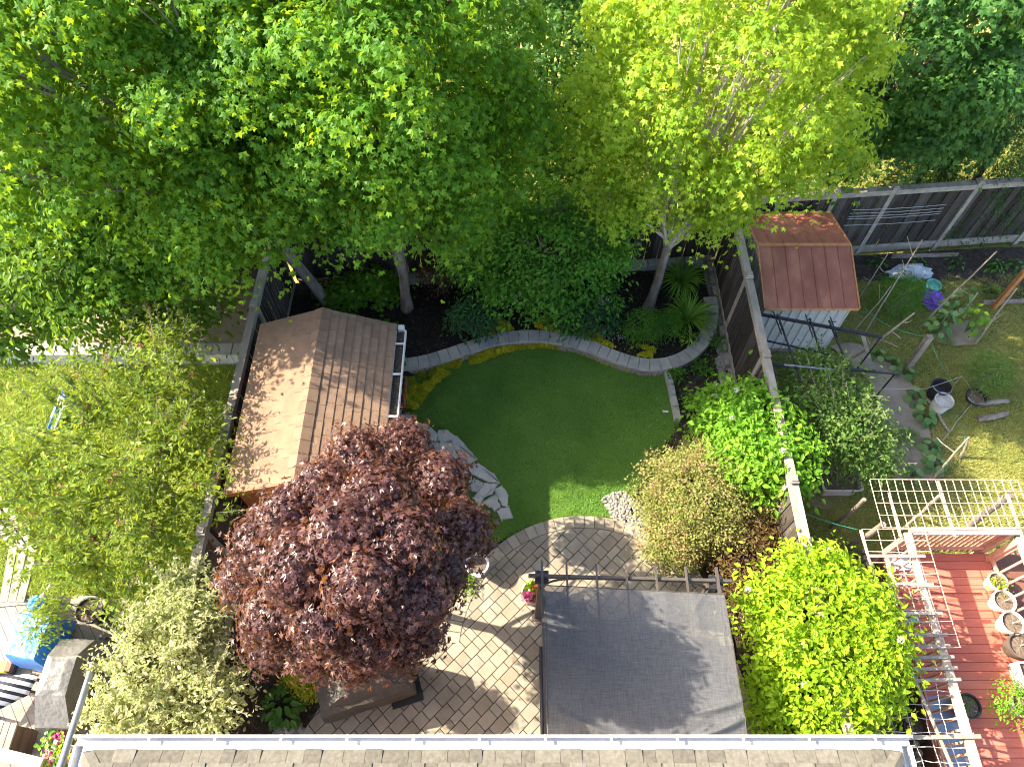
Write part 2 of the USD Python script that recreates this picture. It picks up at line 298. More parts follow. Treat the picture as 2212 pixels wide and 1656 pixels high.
# woven shade cloth: part of the light passes between the threads
mat('shade_cloth', {'g': ('geometry', {}), 'm1': ('mapping', dict(scale=(9, 220, 1))), 'm2': ('mapping', dict(scale=(220, 9, 1))),
    'n1': ('noise_texture', dict(scale=1, detail=2)), 'n2': ('noise_texture', dict(scale=1, detail=2)), 'a': ('mix_float', dict(fac=.5)),
    'r': ('rgb_ramp', dict(ramp=[(.32, (.085, .09, .098)), (.68, (.22, .226, .236))])), 'd': ('diffuse_bsdf', {}), 'tl': ('translucent_bsdf', {}), 'x': ('mix_closure', dict(fac=.25)),
    'tr': ('transparent_bsdf', {}), 'y': ('mix_closure', dict(fac=.33))},
    [('g.position', 'm1.vector'), ('g.position', 'm2.vector'), ('m1.vector', 'n1.vector'), ('m2.vector', 'n2.vector'), ('n1.fac', 'a.a'), ('n2.fac', 'a.b'), ('a.result', 'r.fac'),
     ('r.color', 'd.color'), ('r.color', 'tl.color'), ('d.BSDF', 'x.closure1'), ('tl.BSDF', 'x.closure2'), ('x.closure', 'y.closure1'), ('tr.BSDF', 'y.closure2')], surface='y.closure')
mat('striped_cloth', {'t': ('geometry', {}), 'm': ('mapping', dict(rotation=(0, 0, .18))), 's': ('separate_xyz', {}), 'k': ('math', dict(math_type='multiply', value2=9.5)), 'f': ('math', dict(math_type='fraction')),
    'c': ('math', dict(math_type='greater_than', value2=.55)), 'x': ('mix', dict(color1=(.75, .74, .72), color2=(.02, .022, .03))), 'p': ('principled_bsdf', dict(roughness=.8))},
    [('t.position', 'm.vector'), ('m.vector', 's.vector'), ('s.y', 'k.value1'), ('k.value', 'f.value1'), ('f.value', 'c.value1'), ('c.value', 'x.fac'), ('x.color', 'p.base_color')])

# ---------------------------------------------------------------- leaves, crowns, trunks
def star(tips, valley, base=.1):
    """A lobed leaf: tips are (angle in degrees, length) on one side, the tip at 0 first."""
    side = sorted(tips)
    out = []
    for k, (a, l) in enumerate(side):
        out.append((a, l))
        b = (a + side[k + 1][0]) / 2 if k + 1 < len(side) else 150
        out.append((b, valley if k + 1 < len(side) else base))
    up = [(math.radians(a), l) for a, l in out]
    pts = [(-up[i][0], up[i][1]) for i in range(len(up) - 1, 0, -1)] + up
    xy = np.array([(l * math.cos(a), l * math.sin(a)) for a, l in pts])
    z = -.18 * np.abs(xy[:, 1]) - .22 * np.clip(xy[:, 0], 0, 1) ** 2
    n = len(xy); v = np.c_[xy, z]; tv, tf = trimesh.creation.triangulate_polygon(Polygon(xy), engine='earcut')
    from scipy.spatial import cKDTree
    tf = cKDTree(xy).query(tv)[1][tf]; ar = cross2(xy[tf[:, 1]] - xy[tf[:, 0]], xy[tf[:, 2]] - xy[tf[:, 0]]); v[np.abs(xy[:, 1]) < .3, 2] += .07
    return v, np.where((ar < 0)[:, None], tf[:, ::-1], tf)
LEAF = dict(
    maple=star([(0, 1.0), (50, .88), (104, .55)], .46), purple=star([(0, 1.1), (46, .95), (96, .6)], .42),
    ovate=(np.array([[0, 0, 0], [.28, .25, .07], [.66, .17, .02], [1, 0, -.2], [.66, -.17, .02], [.28, -.25, .07], [.5, 0, -.07]]),
           np.array([[0, 6, 1], [1, 6, 2], [2, 6, 3], [3, 6, 4], [4, 6, 5], [5, 6, 0]])[:, ::-1]),
    slim=(np.array([[0, 0, 0], [.45, .16, .04], [1, 0, -.14], [.45, -.16, .04]]), np.array([[0, 2, 1], [0, 3, 2]])),
    round=(np.array([[0, 0, 0], [.15, .4, .06], [.6, .46, .03], [1, 0, -.12], [.6, -.46, .03], [.15, -.4, .06], [.45, 0, -.08]]),
           np.array([[0, 6, 1], [1, 6, 2], [2, 6, 3], [3, 6, 4], [4, 6, 5], [5, 6, 0]])[:, ::-1]),
    tiny=(np.array([[0, 0, 0], [.5, .32, .05], [1, 0, -.1], [.5, -.32, .05]]), np.array([[0, 2, 1], [0, 3, 2]])))
def leaves(c, n, d, size, kind):
    """All leaves of a crown as one mesh; c, n, d: places, normals, directions."""
    tv, tf = LEAF[kind]; n = N(n); y = N(np.cross(n, d)); x = np.cross(y, n)
    s = np.broadcast_to(size, len(c))[:, None, None]
    v = c[:, None] + s * (tv[None, :, 0, None] * x[:, None] + tv[None, :, 1, None] * y[:, None] + tv[None, :, 2, None] * n[:, None])
    f = tf[None] + (np.arange(len(c)) * len(tv))[:, None, None]
    return v.reshape(-1, 3), f.reshape(-1, 3)
def sprays(blobs, count, seed, shell=.62, low=-.7, lumps=.75):
    """Spray centres with their outward directions, mostly near the surface of a union of ellipsoids (centre, radii)."""
    g = np.random.default_rng(seed); C = np.array([b[0] for b in blobs], float); R = np.array([b[1] for b in blobs], float)
    w = (R[:, 0] * R[:, 1] + R[:, 1] * R[:, 2] + R[:, 0] * R[:, 2]); k = g.choice(len(blobs), count * 6, p=w / w.sum())
    d = N(g.normal(size=(len(k), 3))); r = shell + (1 - shell) * g.random(len(k)) ** .7
    q = C[k] + d * R[k] * r[:, None]
    lump = meshkit.fbm(q * lumps, 2, seed)                      # lumps and hollows
    q = C[k] + d * R[k] * (r * (np.clip(.22 + 1.46 * lump, .5, 1.22) if lumps else 1.0))[:, None]
    inside = np.stack([(((q - C[i]) / R[i]) ** 2).sum(1) < (shell * .9) ** 2 for i in range(len(C))], 1).any(1)
    ok = (~inside | (g.random(len(k)) < .12)) & (d[:, 2] > low) & (q[:, 2] > .12)
    q, d = q[ok][:count], d[ok][:count]
    return q, d, g
def crown(blobs, count, per, size, kind, seed, spread=.3, flat=.4, up=.9, out=.55, droop=.25, jit=.45, shell=.62, low=-.7, vary=.38, lumps=.75):
    q, d, g = sprays(blobs, count, seed, shell, low, lumps); n = len(q)
    ax = N(d * out + np.array([0, 0, up]) + g.normal(size=(n, 3)) * .25)
    k = np.repeat(np.arange(n), per); m = len(k)
    o = g.normal(size=(m, 3)) * spread * (.6 + .8 * g.random(n))[k][:, None]
    o -= ax[k] * ((o * ax[k]).sum(1) * (1 - flat))[:, None]
    r2 = (o ** 2).sum(1) / spread ** 2
    c = q[k] + o - np.array([0, 0, 1.]) * (droop * spread * r2 * .25)[:, None]
    nn = N(ax[k] + N(o) * .35 + g.normal(size=(m, 3)) * jit)
    dd = N(N(o + d[k] * .3 * spread) + g.normal(size=(m, 3)) * .5 - np.array([0, 0, droop]))
    c[:, 2] = np.maximum(c[:, 2], .06)
    s = size * (1 - vary + 2 * vary * g.random(m))
    v, f = leaves(c, nn, dd, s, kind)
    t = np.clip(.45 * g.random(n)[k] + .55 * g.random(m), 0, 1)
    return (v, f), np.repeat(t, len(LEAF[kind][0])), (q, d)
def wobble(a, b, n, amp, g):
    t = np.linspace(0, 1, n)[:, None]; p = a + (b - a) * t
    return p + np.cumsum(g.normal(size=(n, 3)) * amp, 0) * np.sin(t * math.pi)
def shoots(q, d, n, length, per, size, kind, seed, rise=.8):
    """Leafy shoots that stand out of a crown: leaves along thin stems; returns leaves, tones, stems."""
    g = np.random.default_rng(seed); k = g.choice(len(q), n, p=(w := np.clip(d[:, 2] + .4, .02, None)) / w.sum()); L = length * g.uniform(.5, 1.2, n); o = N(d[k] + [0, 0, rise] + g.normal(size=(n, 3)) * .35)
    u = (np.arange(per) + .5) / per; c = q[k][:, None] + o[:, None] * (L[:, None] * u)[..., None]; c[..., 2] -= .12 * L[:, None] * u ** 2; i = np.repeat(np.arange(n), per)
    side = N(g.normal(size=(n * per, 3))); side = N(side - o[i] * (side * o[i]).sum(1)[:, None] * .5 + o[i] * .5)
    st = cat_(*[tube([q[k[j]] - o[j] * .08, q[k[j]] + o[j] * L[j]], [.006, .003], 4, cap=False) for j in range(n)])
    m = leaves(c.reshape(-1, 3), N(np.cross(side, g.normal(size=side.shape)) * .6 + [0, 0, .7]), side, size * g.uniform(.7, 1.15, n * per) * np.tile(1.1 - .5 * u, n), kind)
    return m, np.repeat(np.clip(.3 * g.random(n * per) + .3 * np.tile(u, n) + .3 * g.random(n)[i], 0, 1), len(LEAF[kind][0])), st
def limbs(foot, fork, r0, q, count, seed, r1=None, sides=8, twig=.012):
    """Trunk as one mesh and its limbs as another, reaching for spray centres."""
    g = np.random.default_rng(seed); foot, fork = np.asarray(foot, float), np.asarray(fork, float)
    r1 = r1 or r0 * .7
    tp = wobble(foot, fork, 6, .012, g); rr = np.linspace(r0, r1, 6); rr[0] *= 1.35
    tr = tube(tp, rr, 10); ls = []
    ends = q[g.choice(len(q), min(count, len(q)), replace=False)]
    for e in ends:
        s = fork + (foot - fork) * g.random() * .25; mid = s + (e - s) * .5 + np.array([0, 0, .12 * np.linalg.norm(e - s)])
        t = np.linspace(0, 1, 7)[:, None]; p = (1 - t) ** 2 * s + 2 * t * (1 - t) * mid + t ** 2 * e
        p[1:-1] += g.normal(size=(5, 3)) * .03
        ls.append(tube(p, np.linspace(r1 * .55, twig, 7), 6))
        near = q[np.argsort(((q - e) ** 2).sum(1))[1:4]]
        for w in near: ls.append(tube(wobble(p[4], w, 4, .02, g), np.linspace(twig * 1.6, twig * .6, 4), 5))
    return tr, cat_(*ls)
TQ, TT = {}, {}
def bosses(blobs, r, gap, seed, low=-.55):
    """Leafy masses set side by side over the surface of a crown, dark gaps between them."""
    g = np.random.default_rng(seed + 77); C = np.array([b[0] for b in blobs], float); Q = np.array([b[1] for b in blobs], float); out, pts = [], np.zeros((0, 3))
    w = (Q ** 2).sum(1)
    for _ in range(4000):
        k = g.choice(len(C), p=w / w.sum()); u = N(g.normal(size=3)); p = C[k] + u * Q[k] * g.uniform(.74, 1.0)
        if u[2] < low or ((((p - C) / Q) ** 2).sum(1) < .5).any() or (len(pts) and ((pts - p) ** 2).sum(1).min() < (gap * g.uniform(.8, 1.25)) ** 2): continue
        s = r * g.uniform(.7, 1.3); pts = np.vstack([pts, p]); out.append((p, (s, s, s * .72)))
    return out
def tree(name, label, cat, blobs, foot, fork, r0, leaf_mat, count, per, size, kind, seed, nl=24, bark='bark', group=None, twig=.012, boss=None, core=0, kw_limb=None, **kw):
    t = thing(name, label, cat, foot, group=group)
    m, rnd, (q, d) = crown(blobs if not boss else bosses(blobs, *boss, seed), count, per, size, kind, seed, **({**kw, 'lumps': 0, 'shell': .55, 'low': -.35} if boss else kw))
    if core:
        m2, r2, _ = crown([(b[0], np.array(b[1]) * .8) for b in blobs], core, 24, size, kind, seed + 5, spread=.3, shell=.4); m, rnd = cat_(m, m2), np.r_[rnd, r2]
    tr, ls = limbs(foot, fork, r0, q, nl, seed + 1, twig=twig)
    t.add('trunk', tr, bark, smooth=50); t.add('limbs', ls, kw_limb or bark, smooth=50, kind='stuff')
    t.add('crown', m, leaf_mat, rnd=rnd, kind='stuff'); TQ[name], TT[name] = (q, d), t
    return t, q, d
# ---------------------------------------------------------------- the setting: ground, lawns, beds
def structure(name, mesh, m, smooth=True):
    t = WORLD.add(name, mesh, m, smooth=smooth); tag(t.path, kind='structure'); return t
FX0, FX1 = -4.9, 4.62                                   # side fences
def back_y(x): return 11.12 + .075 * (x - 3)           # back fence
structure('ground', sheet(Polygon([(-400, -300), (400, -300), (400, 500), (-400, 500)]), -.12, step=60), 'field_base')
structure('back_field', sheet(Polygon([(-16, 10.3), (-5, 10.62), (16, 12.2), (18, 26), (-18, 26)]), -.02, step=.6, bump=.06), 'field_base')
structure('yard_ground', sheet(Polygon([(FX0 + .06, .2), (FX1 - .06, .2), (FX1 - .06, back_y(FX1)), (FX0 + .06, back_y(FX0))]), -.03, step=.3, bump=.02), 'soil')
structure('left_lawn', sheet(Polygon([(-14, -2), (FX0 - .06, -2), (FX0 - .06, 10.5), (-14, 9.9)]), -.03, step=.3, bump=.04), 'dry_lawn_base')
structure('right_lawn', sheet(Polygon([(FX1 + .06, -2), (14, -2), (14, 11.9), (FX1 + .06, 11.2)]), -.03, step=.3, bump=.04), 'dry_lawn_base')

wall_line = np.array([P(x, y, .26)[:2] for x, y in [(858, 786), (900, 781), (940, 773), (980, 760), (1020, 747), (1060, 736), (1110, 726), (1160, 723), (1210, 729), (1260, 743), (1310, 763), (1360, 779), (1410, 787),
     (1455, 780), (1490, 764), (1516, 738), (1532, 705), (1538, 672), (1534, 640)]])
def resample(p, n):
    from scipy.interpolate import splprep, splev
    tck, _ = splprep(p.T, s=.002); u = np.linspace(0, 1, 800); q = np.stack(splev(u, tck), 1)
    L = np.r_[0, np.cumsum(np.linalg.norm(np.diff(q, axis=0), axis=1))]
    return np.stack([np.interp(np.linspace(0, L[-1], n), L, q[:, k]) for k in (0, 1)], 1), L[-1]
wl, wlen = resample(wall_line, 240)
bed_poly = Polygon(list(map(tuple, wl)) + [(4.3, back_y(4.3) - .06), (FX0 + .06, back_y(FX0) - .06), (FX0 + .06, 8.0), (-2.0, 8.0)]).buffer(0)
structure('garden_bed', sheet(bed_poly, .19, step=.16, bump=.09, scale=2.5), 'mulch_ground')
lawn_poly = Polygon([tuple(w - np.array([0, .1])) for w in wl[::8] if w[0] < 2.35] + px((1430, 800), (1440, 830), (1455, 880), (1462, 905), (1420, 980), (1370, 1050), (1330, 1110))
     + px((1290, 1116), (1245, 1117), (1180, 1124), (1120, 1140), (1070, 1165), (1060, 1130), (1100, 1120), (1085, 1060), (1040, 1000), (1000, 950), (950, 915), (905, 905), (880, 880), (862, 850))).buffer(0)
structure('lawn', sheet(lawn_poly, .0, step=.15, bump=.035), 'lawn_base')
side_bed = Polygon(px((1432, 797), (1470, 780), (1520, 760), (1560, 740), (1592, 780)) + [(4.55, 4.0), (4.55, .4), (3.3, .4)] + px((1640, 1590), (1600, 1480), (1585, 1370), (1520, 1250), (1440, 1190), (1400, 1100), (1450, 960), (1458, 900))).buffer(0)
structure('flower_bed', sheet(side_bed, .012, step=.2, bump=.03, scale=2.5), 'soil')
left_bed = Polygon([(FX0 + .06, .4), (-3.3, .4)] + px((650, 1590), (690, 1530), (860, 1440), (960, 1380), (985, 1280)) + [(-1.4, 4.4), (-4.5, 4.4), (FX0 + .06, 4.5)]).buffer(0)
structure('shrub_bed', sheet(left_bed, .014, step=.2, bump=.03, scale=2.5), 'soil')
veg_poly = Polygon(px(*[(1636 + x * .348, 547.2 + y * .348) for x, y in [(450, 575), (560, 555), (640, 565), (720, 640), (830, 690), (930, 760), (1000, 900), (1080, 1150), (1155, 1390), (1000, 1412), (850, 1412), (790, 1150), (735, 900), (690, 790), (560, 680)]]))
structure('vegetable_bed', sheet(veg_poly, .02, step=.12, bump=.05, scale=3, seed=4), 'dry_soil')
structure('back_vegetable_bed', sheet(Polygon([(5.2, 10.55), (12, 10.75), (12, 11.7), (6.6, 11.3)]), .02, step=.15, bump=.08, scale=3), 'soil')
structure('bean_bed', sheet(Polygon(px((2010, 735), (2035, 705), (2100, 690), (2120, 720), (2110, 745), (2060, 748))), .02, step=.12, bump=.05, scale=3), 'dry_soil')
structure('corner_vegetable_bed', sheet(Polygon(px((2115, 590), (2230, 575), (2230, 650), (2125, 655))), .02, step=.12, bump=.06, scale=3), 'soil')
structure('bare_patch', sheet(Polygon(px((1755, 1060), (1790, 1052), (1808, 1070), (1790, 1090), (1760, 1085))).buffer(.1), .012, step=.1, bump=.02, scale=3), 'dry_soil')
structure('left_bare_patch', sheet(Polygon(px((300, 1200), (350, 1190), (365, 1240), (340, 1270), (310, 1260))).buffer(.25), .016, step=.1, bump=.02, scale=3), 'dry_soil')
structure('left_mulch_bed', sheet(Polygon([(-14, 8.65), (FX0 - .07, 8.65), (FX0 - .07, 10.4), (-14, 9.8)]), .3, step=.3, bump=.08), 'dry_soil')

# ---------------------------------------------------------------- patio of pavers
rng = np.random.default_rng(11)
CX, CY, PR = 1.32, 2.55, 2.46
circle = Point(CX, CY).buffer(PR, 64)
wing = Polygon([(-3.7, .3), (CX, .3), (CX, CY), (-.8, 3.3)] + px((975, 1310), (925, 1395), (860, 1440), (690, 1530), (650, 1590)))
patio_poly = circle.union(wing).union(Polygon([(-3, .3), (4.0, .3), (4.0, 1.3), (3.8, 2.4), (0, 2.4)])).buffer(0)
RA0, RA1 = -38, -38 + 47 * 4.55
sector = Polygon([(CX, CY)] + [(CX + 9 * math.cos(math.radians(q)), CY + 9 * math.sin(math.radians(q))) for q in np.linspace(RA0, RA1, 40)])
inner = patio_poly.difference(circle.difference(Point(CX, CY).buffer(PR - .24, 64)).intersection(sector)).buffer(0)
patio = structure('patio', sheet(patio_poly, .022, step=.3), 'sand_joint')
pv = []
th = math.radians(45); ca, sa = math.cos(th), math.sin(th)
row_h = [.205, .205, .14, .205, .205]; v0, r = -4.5, 0
while v0 < 6.5:
    h = row_h[r % 5]; u0 = -5 + rng.random() * .3
    while u0 < 7:
        w = rng.choice([.205, .275, .275, .14]) if h > .15 else rng.choice([.205, .275])
        q = Polygon([(u0 + .005, v0 + .005), (u0 + w - .005, v0 + .005), (u0 + w - .005, v0 + h - .005), (u0 + .005, v0 + h - .005)])
        q = affinity.affine_transform(q, [ca, -sa, sa, ca, 0, 0]); u0 += w
        if not q.intersects(inner): continue
        q = q.intersection(inner.buffer(-.003))
        for g_ in getattr(q, 'geoms', [q]):
            if g_.area > .0004: pv.append(np.array(g_.simplify(.002).exterior.coords)[:-1])
    v0 += h; r += 1
for k in range(47):                                     # the soldier course round the curve
    a0, a1 = math.radians(RA0 + k * 4.55), math.radians(RA0 + (k + 1) * 4.55 - .2)
    ring = [(CX + rr * math.cos(a), CY + rr * math.sin(a)) for rr, a in ((PR - .235, a0), (PR, a0), (PR, (a0 + a1) / 2), (PR, a1), (PR - .235, a1), (PR - .235, (a0 + a1) / 2))]
    pv.append(np.array(ring))
def covered(c):
    x, y = c
    return y < 1.25 or (.45 < x < 3.0 and y < 2.9) or (x < -1.3 and y > 2.6)
pv.sort(key=lambda p: (covered(p.mean(0)), -Polygon(p).area))
pm = []
for k, p in enumerate(pv):
    tilt = rng.normal(0, .0015, len(p)); zt = .06 + rng.normal(0, .0018)
    m = prism(p, .0225, zt, .006, tilt)
    if k < 300: patio.add('paver', m, f'paver_{rng.choice(list("abcd"), p=[.4, .25, .2, .15])}')
    else: pm.append(m)
patio.add('paver_field', cat_(*pm), 'paver_a', kind='stuff')

# ---------------------------------------------------------------- retaining wall of blocks
ret = thing('retaining_wall', 'low curving retaining wall of grey blocks between lawn and mulched bed', 'garden wall', (*wl[120], 0))
nb = 37
seg, _ = resample(wall_line, nb * 6 + 1)
tan = N(np.gradient(seg, axis=0)); nor = np.stack([tan[:, 1], -tan[:, 0]], 1)      # towards the lawn
for i in range(nb):
    s = slice(i * 6, i * 6 + 7); c, n_, t_ = seg[s].copy(), nor[s], tan[s]
    c[0] += t_[0] * .004; c[-1] -= t_[-1] * .004
    poly = np.vstack([c + n_ * (.145 + rng.normal(0, .004)), (c - n_ * .145)[::-1]])
    ret.add('coping_block', prism(poly, .192, .262 + rng.normal(0, .003), .008), f'wall_block_{rng.choice(list("abc"))}')
for row in range(2):
    off = (row % 2) * 3
    for i in range(nb):
        s = slice(max(i * 6 - off, 0), i * 6 + 7 - off)
        c, n_, t_ = seg[s].copy(), nor[s], tan[s]
        if len(c) < 3: continue
        c[0] += t_[0] * .006; c[-1] -= t_[-1] * .006
        out = .13 + rng.normal(0, .006); poly = np.vstack([c + n_ * (out + .012 * np.sin(np.arange(len(c)) * 2.1)[:, None]), (c - n_ * .1)[::-1]])
        ret.add('wall_block', prism(poly, .095 * row + .002, .095 * (row + 1), .01), 'wall_face')

# low edging of stones at the right of the lawn
edge = thing('edging_stones', 'short row of grey edging stones right of the lawn', 'edging', P(1450, 850))
el = np.array(px((1433, 797), (1440, 812), (1447, 838), (1451, 862), (1457, 885), (1462, 912)))
for i in range(5):
    a, b = el[i], el[i + 1]; d = N(b - a); s = np.array([-d[1], d[0]]) * .06
    edge.add('edging_stone', prism([a + s + d * .01, a - s + d * .01, b - s - d * .01, b + s - d * .01], 0, .15 + .02 * rng.random(), .01), f'wall_block_{rng.choice(list("abc"))}')
# river stones along the right fence and by the patio
def pebbles(poly, n, seed, r=(.02, .045), z=.03):
    g = np.random.default_rng(seed); q = scatter(poly, n, seed); s = trimesh.creation.icosphere(subdivisions=1); ms = []
    for x, y in q:
        sc = g.uniform(*r) * np.array([1.25, .95, .6]) * g.uniform(.8, 1.2, 3); a = g.random() * 6.3
        v = s.vertices * sc; v = np.c_[v[:, 0] * math.cos(a) - v[:, 1] * math.sin(a), v[:, 0] * math.sin(a) + v[:, 1] * math.cos(a), v[:, 2]]
        ms.append((v + [x, y, z + sc[2] * .5 + .02 * g.random()], s.faces))
    return cat_(*ms)
single('river_stones', pebbles(Polygon(px((1310, 1080), (1345, 1070), (1400, 1120), (1440, 1190), (1370, 1150), (1330, 1115))).buffer(.08), 800, 3, (.014, .03)), 'pebble', 'pale round river stones between lawn, patio and rusty shrub', 'stones', kind='stuff', smooth=True)
single('river_stones', pebbles(Polygon([(4.34, 10.9), (4.58, 10.9), (4.6, 7.9), (4.34, 7.9)]), 330, 4, (.03, .065), .0), 'pebble', 'rounded stones in the strip along the right fence', 'stones', kind='stuff', smooth=True)
single('river_stones', pebbles(Polygon(px((600, 1560), (650, 1560), (665, 1600), (590, 1600))), 60, 5, (.03, .06), .01), 'pebble', 'few tan stones at the gutter beside the paver edge', 'stones', kind='stuff', smooth=True)
gs = thing('border_stones', 'line of rough grey stones at the foot of the right fence', 'stones', (4.56, 9.5, 0))
for k, y in enumerate(np.arange(8.3, 11.0, .36)):
    a = rng.uniform(-.1, .1)
    gs.add('border_stone', prism(np.array([(4.47, y), (4.57, y + .02), (4.58, y + .3), (4.46, y + .28)]) + a * .1, .0, .16 + .04 * rng.random(), .02), 'wall_face')
# back edging of blocks at the fence foot
bs = thing('bed_edging', 'low course of grey blocks at the foot of the back fence', 'edging', (0, 10.8, .3))
for k in range(16):
    x = -2.4 + k * .42; y = back_y(x) - .32
    bs.add('edging_block', prism([(x, y), (x + .405, y + .03), (x + .405, y + .2), (x, y + .17)], .15, .38 + .01 * rng.random(), .012), f'wall_block_{rng.choice(list("abc"))}')

# flagstone path
path = structure('stone_path', sheet(Polygon(px((868, 905), (930, 900), (1000, 930), (1060, 990), (1105, 1060), (1112, 1125), (1060, 1150), (1000, 1060), (900, 990))), .004, step=.15, bump=.012, scale=3), 'lawn_base')
fl = [[(1035, 1075), (1075, 1068), (1140, 1135), (1142, 1180), (1112, 1202), (1040, 1122)], [(1150, 1110), (1200, 1103), (1247, 1138), (1226, 1166), (1178, 1174), (1152, 1160)], [(1235, 1150), (1268, 1140), (1307, 1190), (1268, 1226), (1240, 1200)],
      [(1132, 1182), (1183, 1178), (1185, 1202), (1160, 1240), (1130, 1237)], [(1192, 1180), (1226, 1180), (1267, 1270), (1242, 1285), (1180, 1258), (1176, 1225)], [(1285, 1200), (1316, 1200), (1387, 1280), (1342, 1306), (1300, 1300), (1272, 1237)],
      [(1340, 1330), (1395, 1310), (1492, 1375), (1522, 1426), (1457, 1422), (1360, 1372)], [(1105, 1245), (1165, 1250), (1180, 1290), (1120, 1310), (1080, 1290)], [(1195, 1292), (1270, 1292), (1312, 1330), (1332, 1372), (1262, 1352)],
      [(1405, 1490), (1440, 1434), (1512, 1440), (1482, 1490), (1430, 1516)], [(1500, 1470), (1542, 1448), (1577, 1500), (1577, 1572), (1552, 1567), (1520, 1517)], [(1432, 1547), (1500, 1500), (1532, 1582), (1500, 1592)],
      [(1520, 1602), (1582, 1577), (1604, 1642), (1545, 1660)], [(1350, 1390), (1425, 1432), (1398, 1482), (1340, 1460)], [(1420, 1530), (1395, 1490), (1370, 1520), (1400, 1570)], [(1030, 1130), (1100, 1205), (1070, 1260), (1000, 1210)], [(930, 1120), (1020, 1120), (1010, 1190), (940, 1190)],
      [(915, 1065), (1027, 1063), (1030, 1108), (920, 1112)], [(918, 1010), (978, 1008), (976, 1058), (916, 1058)]]
for k, pts in enumerate(fl):
    p = np.array(px(*[(547.2 + x * .348, 547.2 + y * .348) for x, y in pts]))
    pg = Polygon(p).buffer(.016).segmentize(.08); q = np.array(pg.exterior.coords)[:-1]; q = q + rng.normal(0, .009, q.shape)
    path.add('flagstone', prism(q, 0, .05 + rng.normal(0, .004), .012), f'flagstone_{rng.choice(list("ab"))}')
for pts in ([(905, 755), (937, 762), (928, 800), (905, 803)], [(905, 828), (918, 868), (932, 932), (890, 945)], [(886, 942), (931, 936), (916, 1008), (880, 1000)], [(879, 1003), (915, 1013), (912, 1064), (872, 1064)]):
    path.add('flagstone', prism(px(*[(547.2 + x * .348, 547.2 + y * .348) for x, y in pts]), .0, .045, .008), 'flagstone_a')

# ---------------------------------------------------------------- fences
def fence(name, label, a, b, h, posts, rail_mat, z0=0.0, post_side=-1, horizontal=(), step=.148, front=False, caps=True):
    """Boards between a and b; posts: distances along; horizontal: spans of distances whose boards lie level."""
    a, b = np.array(a, float), np.array(b, float); L = np.linalg.norm(b - a); d = (b - a) / L; n = np.array([-d[1], d[0]]) * post_side
    t = thing(name, label, 'fence', (*(a + b) / 2, z0)); g = np.random.default_rng(int(L * 100))
    at = lambda s, o, z: np.array([*(a + d * s + n * o), z])
    s, k = 0.02, 0
    while s < L - .1:
        if not any(u <= s + .07 <= v for u, v in horizontal):
            w = step + (.012 if k % 2 else -.006) + g.normal(0, .0015); o = g.normal(0, .001) + (.023 if k % 2 else 0); top = h - .05 + g.normal(0, .004)
            t.add('board', beam(at(s + w / 2, o, z0 + .2), at(s + w / 2 + g.normal(0, .004), o, top), w, .02, up=(*n, 0)), f'fence_board_{g.choice(list("abc"))}')
        s += step; k += 1
    for u, v in horizontal:
        for r in range(8):
            z = z0 + .2 + r * .205
            t.add('board', beam(at(u, g.normal(0, .003), z + .1), at(v, g.normal(0, .003), z + .1), .022, .19), 'fence_brown')
    for s in posts:
        t.add('post', beam(at(s, .01, z0 - .1), at(s, .01, h + .03), .1, .1, up=(*n, 0)), 'fence_rail')
        if caps:
            c = at(s, .01, h + .03); p0 = t.add('post_cap', cat_(beam(c, c + [0, 0, .03], .15, .15, up=(*n, 0)), beam(c + [0, 0, .0301], c + [0, 0, .06], .1, .1, up=(*n, 0))), 'fence_rail')
    ps = [0.0] + sorted(posts) + [L]
    for u, v in zip(ps[:-1], ps[1:]):
        if v - u < .2: continue
        e = .056
        t.add('top_rail', beam(at(u + e, 0, h - .025), at(v - e, 0, h - .025), .14, .04), rail_mat)
        t.add('under_rail', beam(at(u + e, .045, h - .1), at(v - e, .045, h - .1), .036, .088), rail_mat)
        t.add('bottom_rail', beam(at(u + e, .04, z0 + .22), at(v - e, .04, z0 + .22), .036, .088), rail_mat)
        t.add('kickboard', beam(at(u + e, .012, z0 + .09), at(v - e, .012, z0 + .09), .03, .17), rail_mat)
    return t
fence('wooden_fence', 'weathered wooden fence right of the lawn, in front of the metal shed', (FX1, .3), (FX1, 10.98), 1.93, [.9, 2.75, 4.6, 7.07, 8.9], 'fence_rail', post_side=1)
fence('wooden_fence', 'grey wooden fence on the left behind the brown shed', (FX0, .3), (FX0, 10.5), 1.93, [1.9, 3.72, 5.9, 8.2], 'fence_rail', post_side=-1, horizontal=[(.1, 1.85), (1.97, 3.67), (3.8, 5.8)])
fence('wooden_fence', 'dark board fence at the back of the lawn behind the trees', (FX0 + .06, back_y(FX0)), (FX1, back_y(FX1)), 1.95, [2.3, 4.7, 7.1], 'fence_rail', post_side=-1)
fence('wooden_fence', 'dark board fence behind the vegetable garden with clotheslines on it', (FX1 + .1, back_y(FX1) + .0), (12.5, back_y(12.5) + .1), 2.0, [.9, 2.1, 3.35, 5.2, 7.2], 'fence_rail', post_side=-1)
fence('wooden_fence', 'brown board fence at the back of the left garden under cherry tree', (-13, 10.0), (FX0 - .1, back_y(FX0)), 1.9, [1.2, 3.6, 6.0], 'fence_rail', post_side=-1)
w = thing('clothes_lines', 'white lines strung level between two posts on the dark back fence', 'clothesline', P(3480 / 1.736, 740 / 1.736, 1.5))
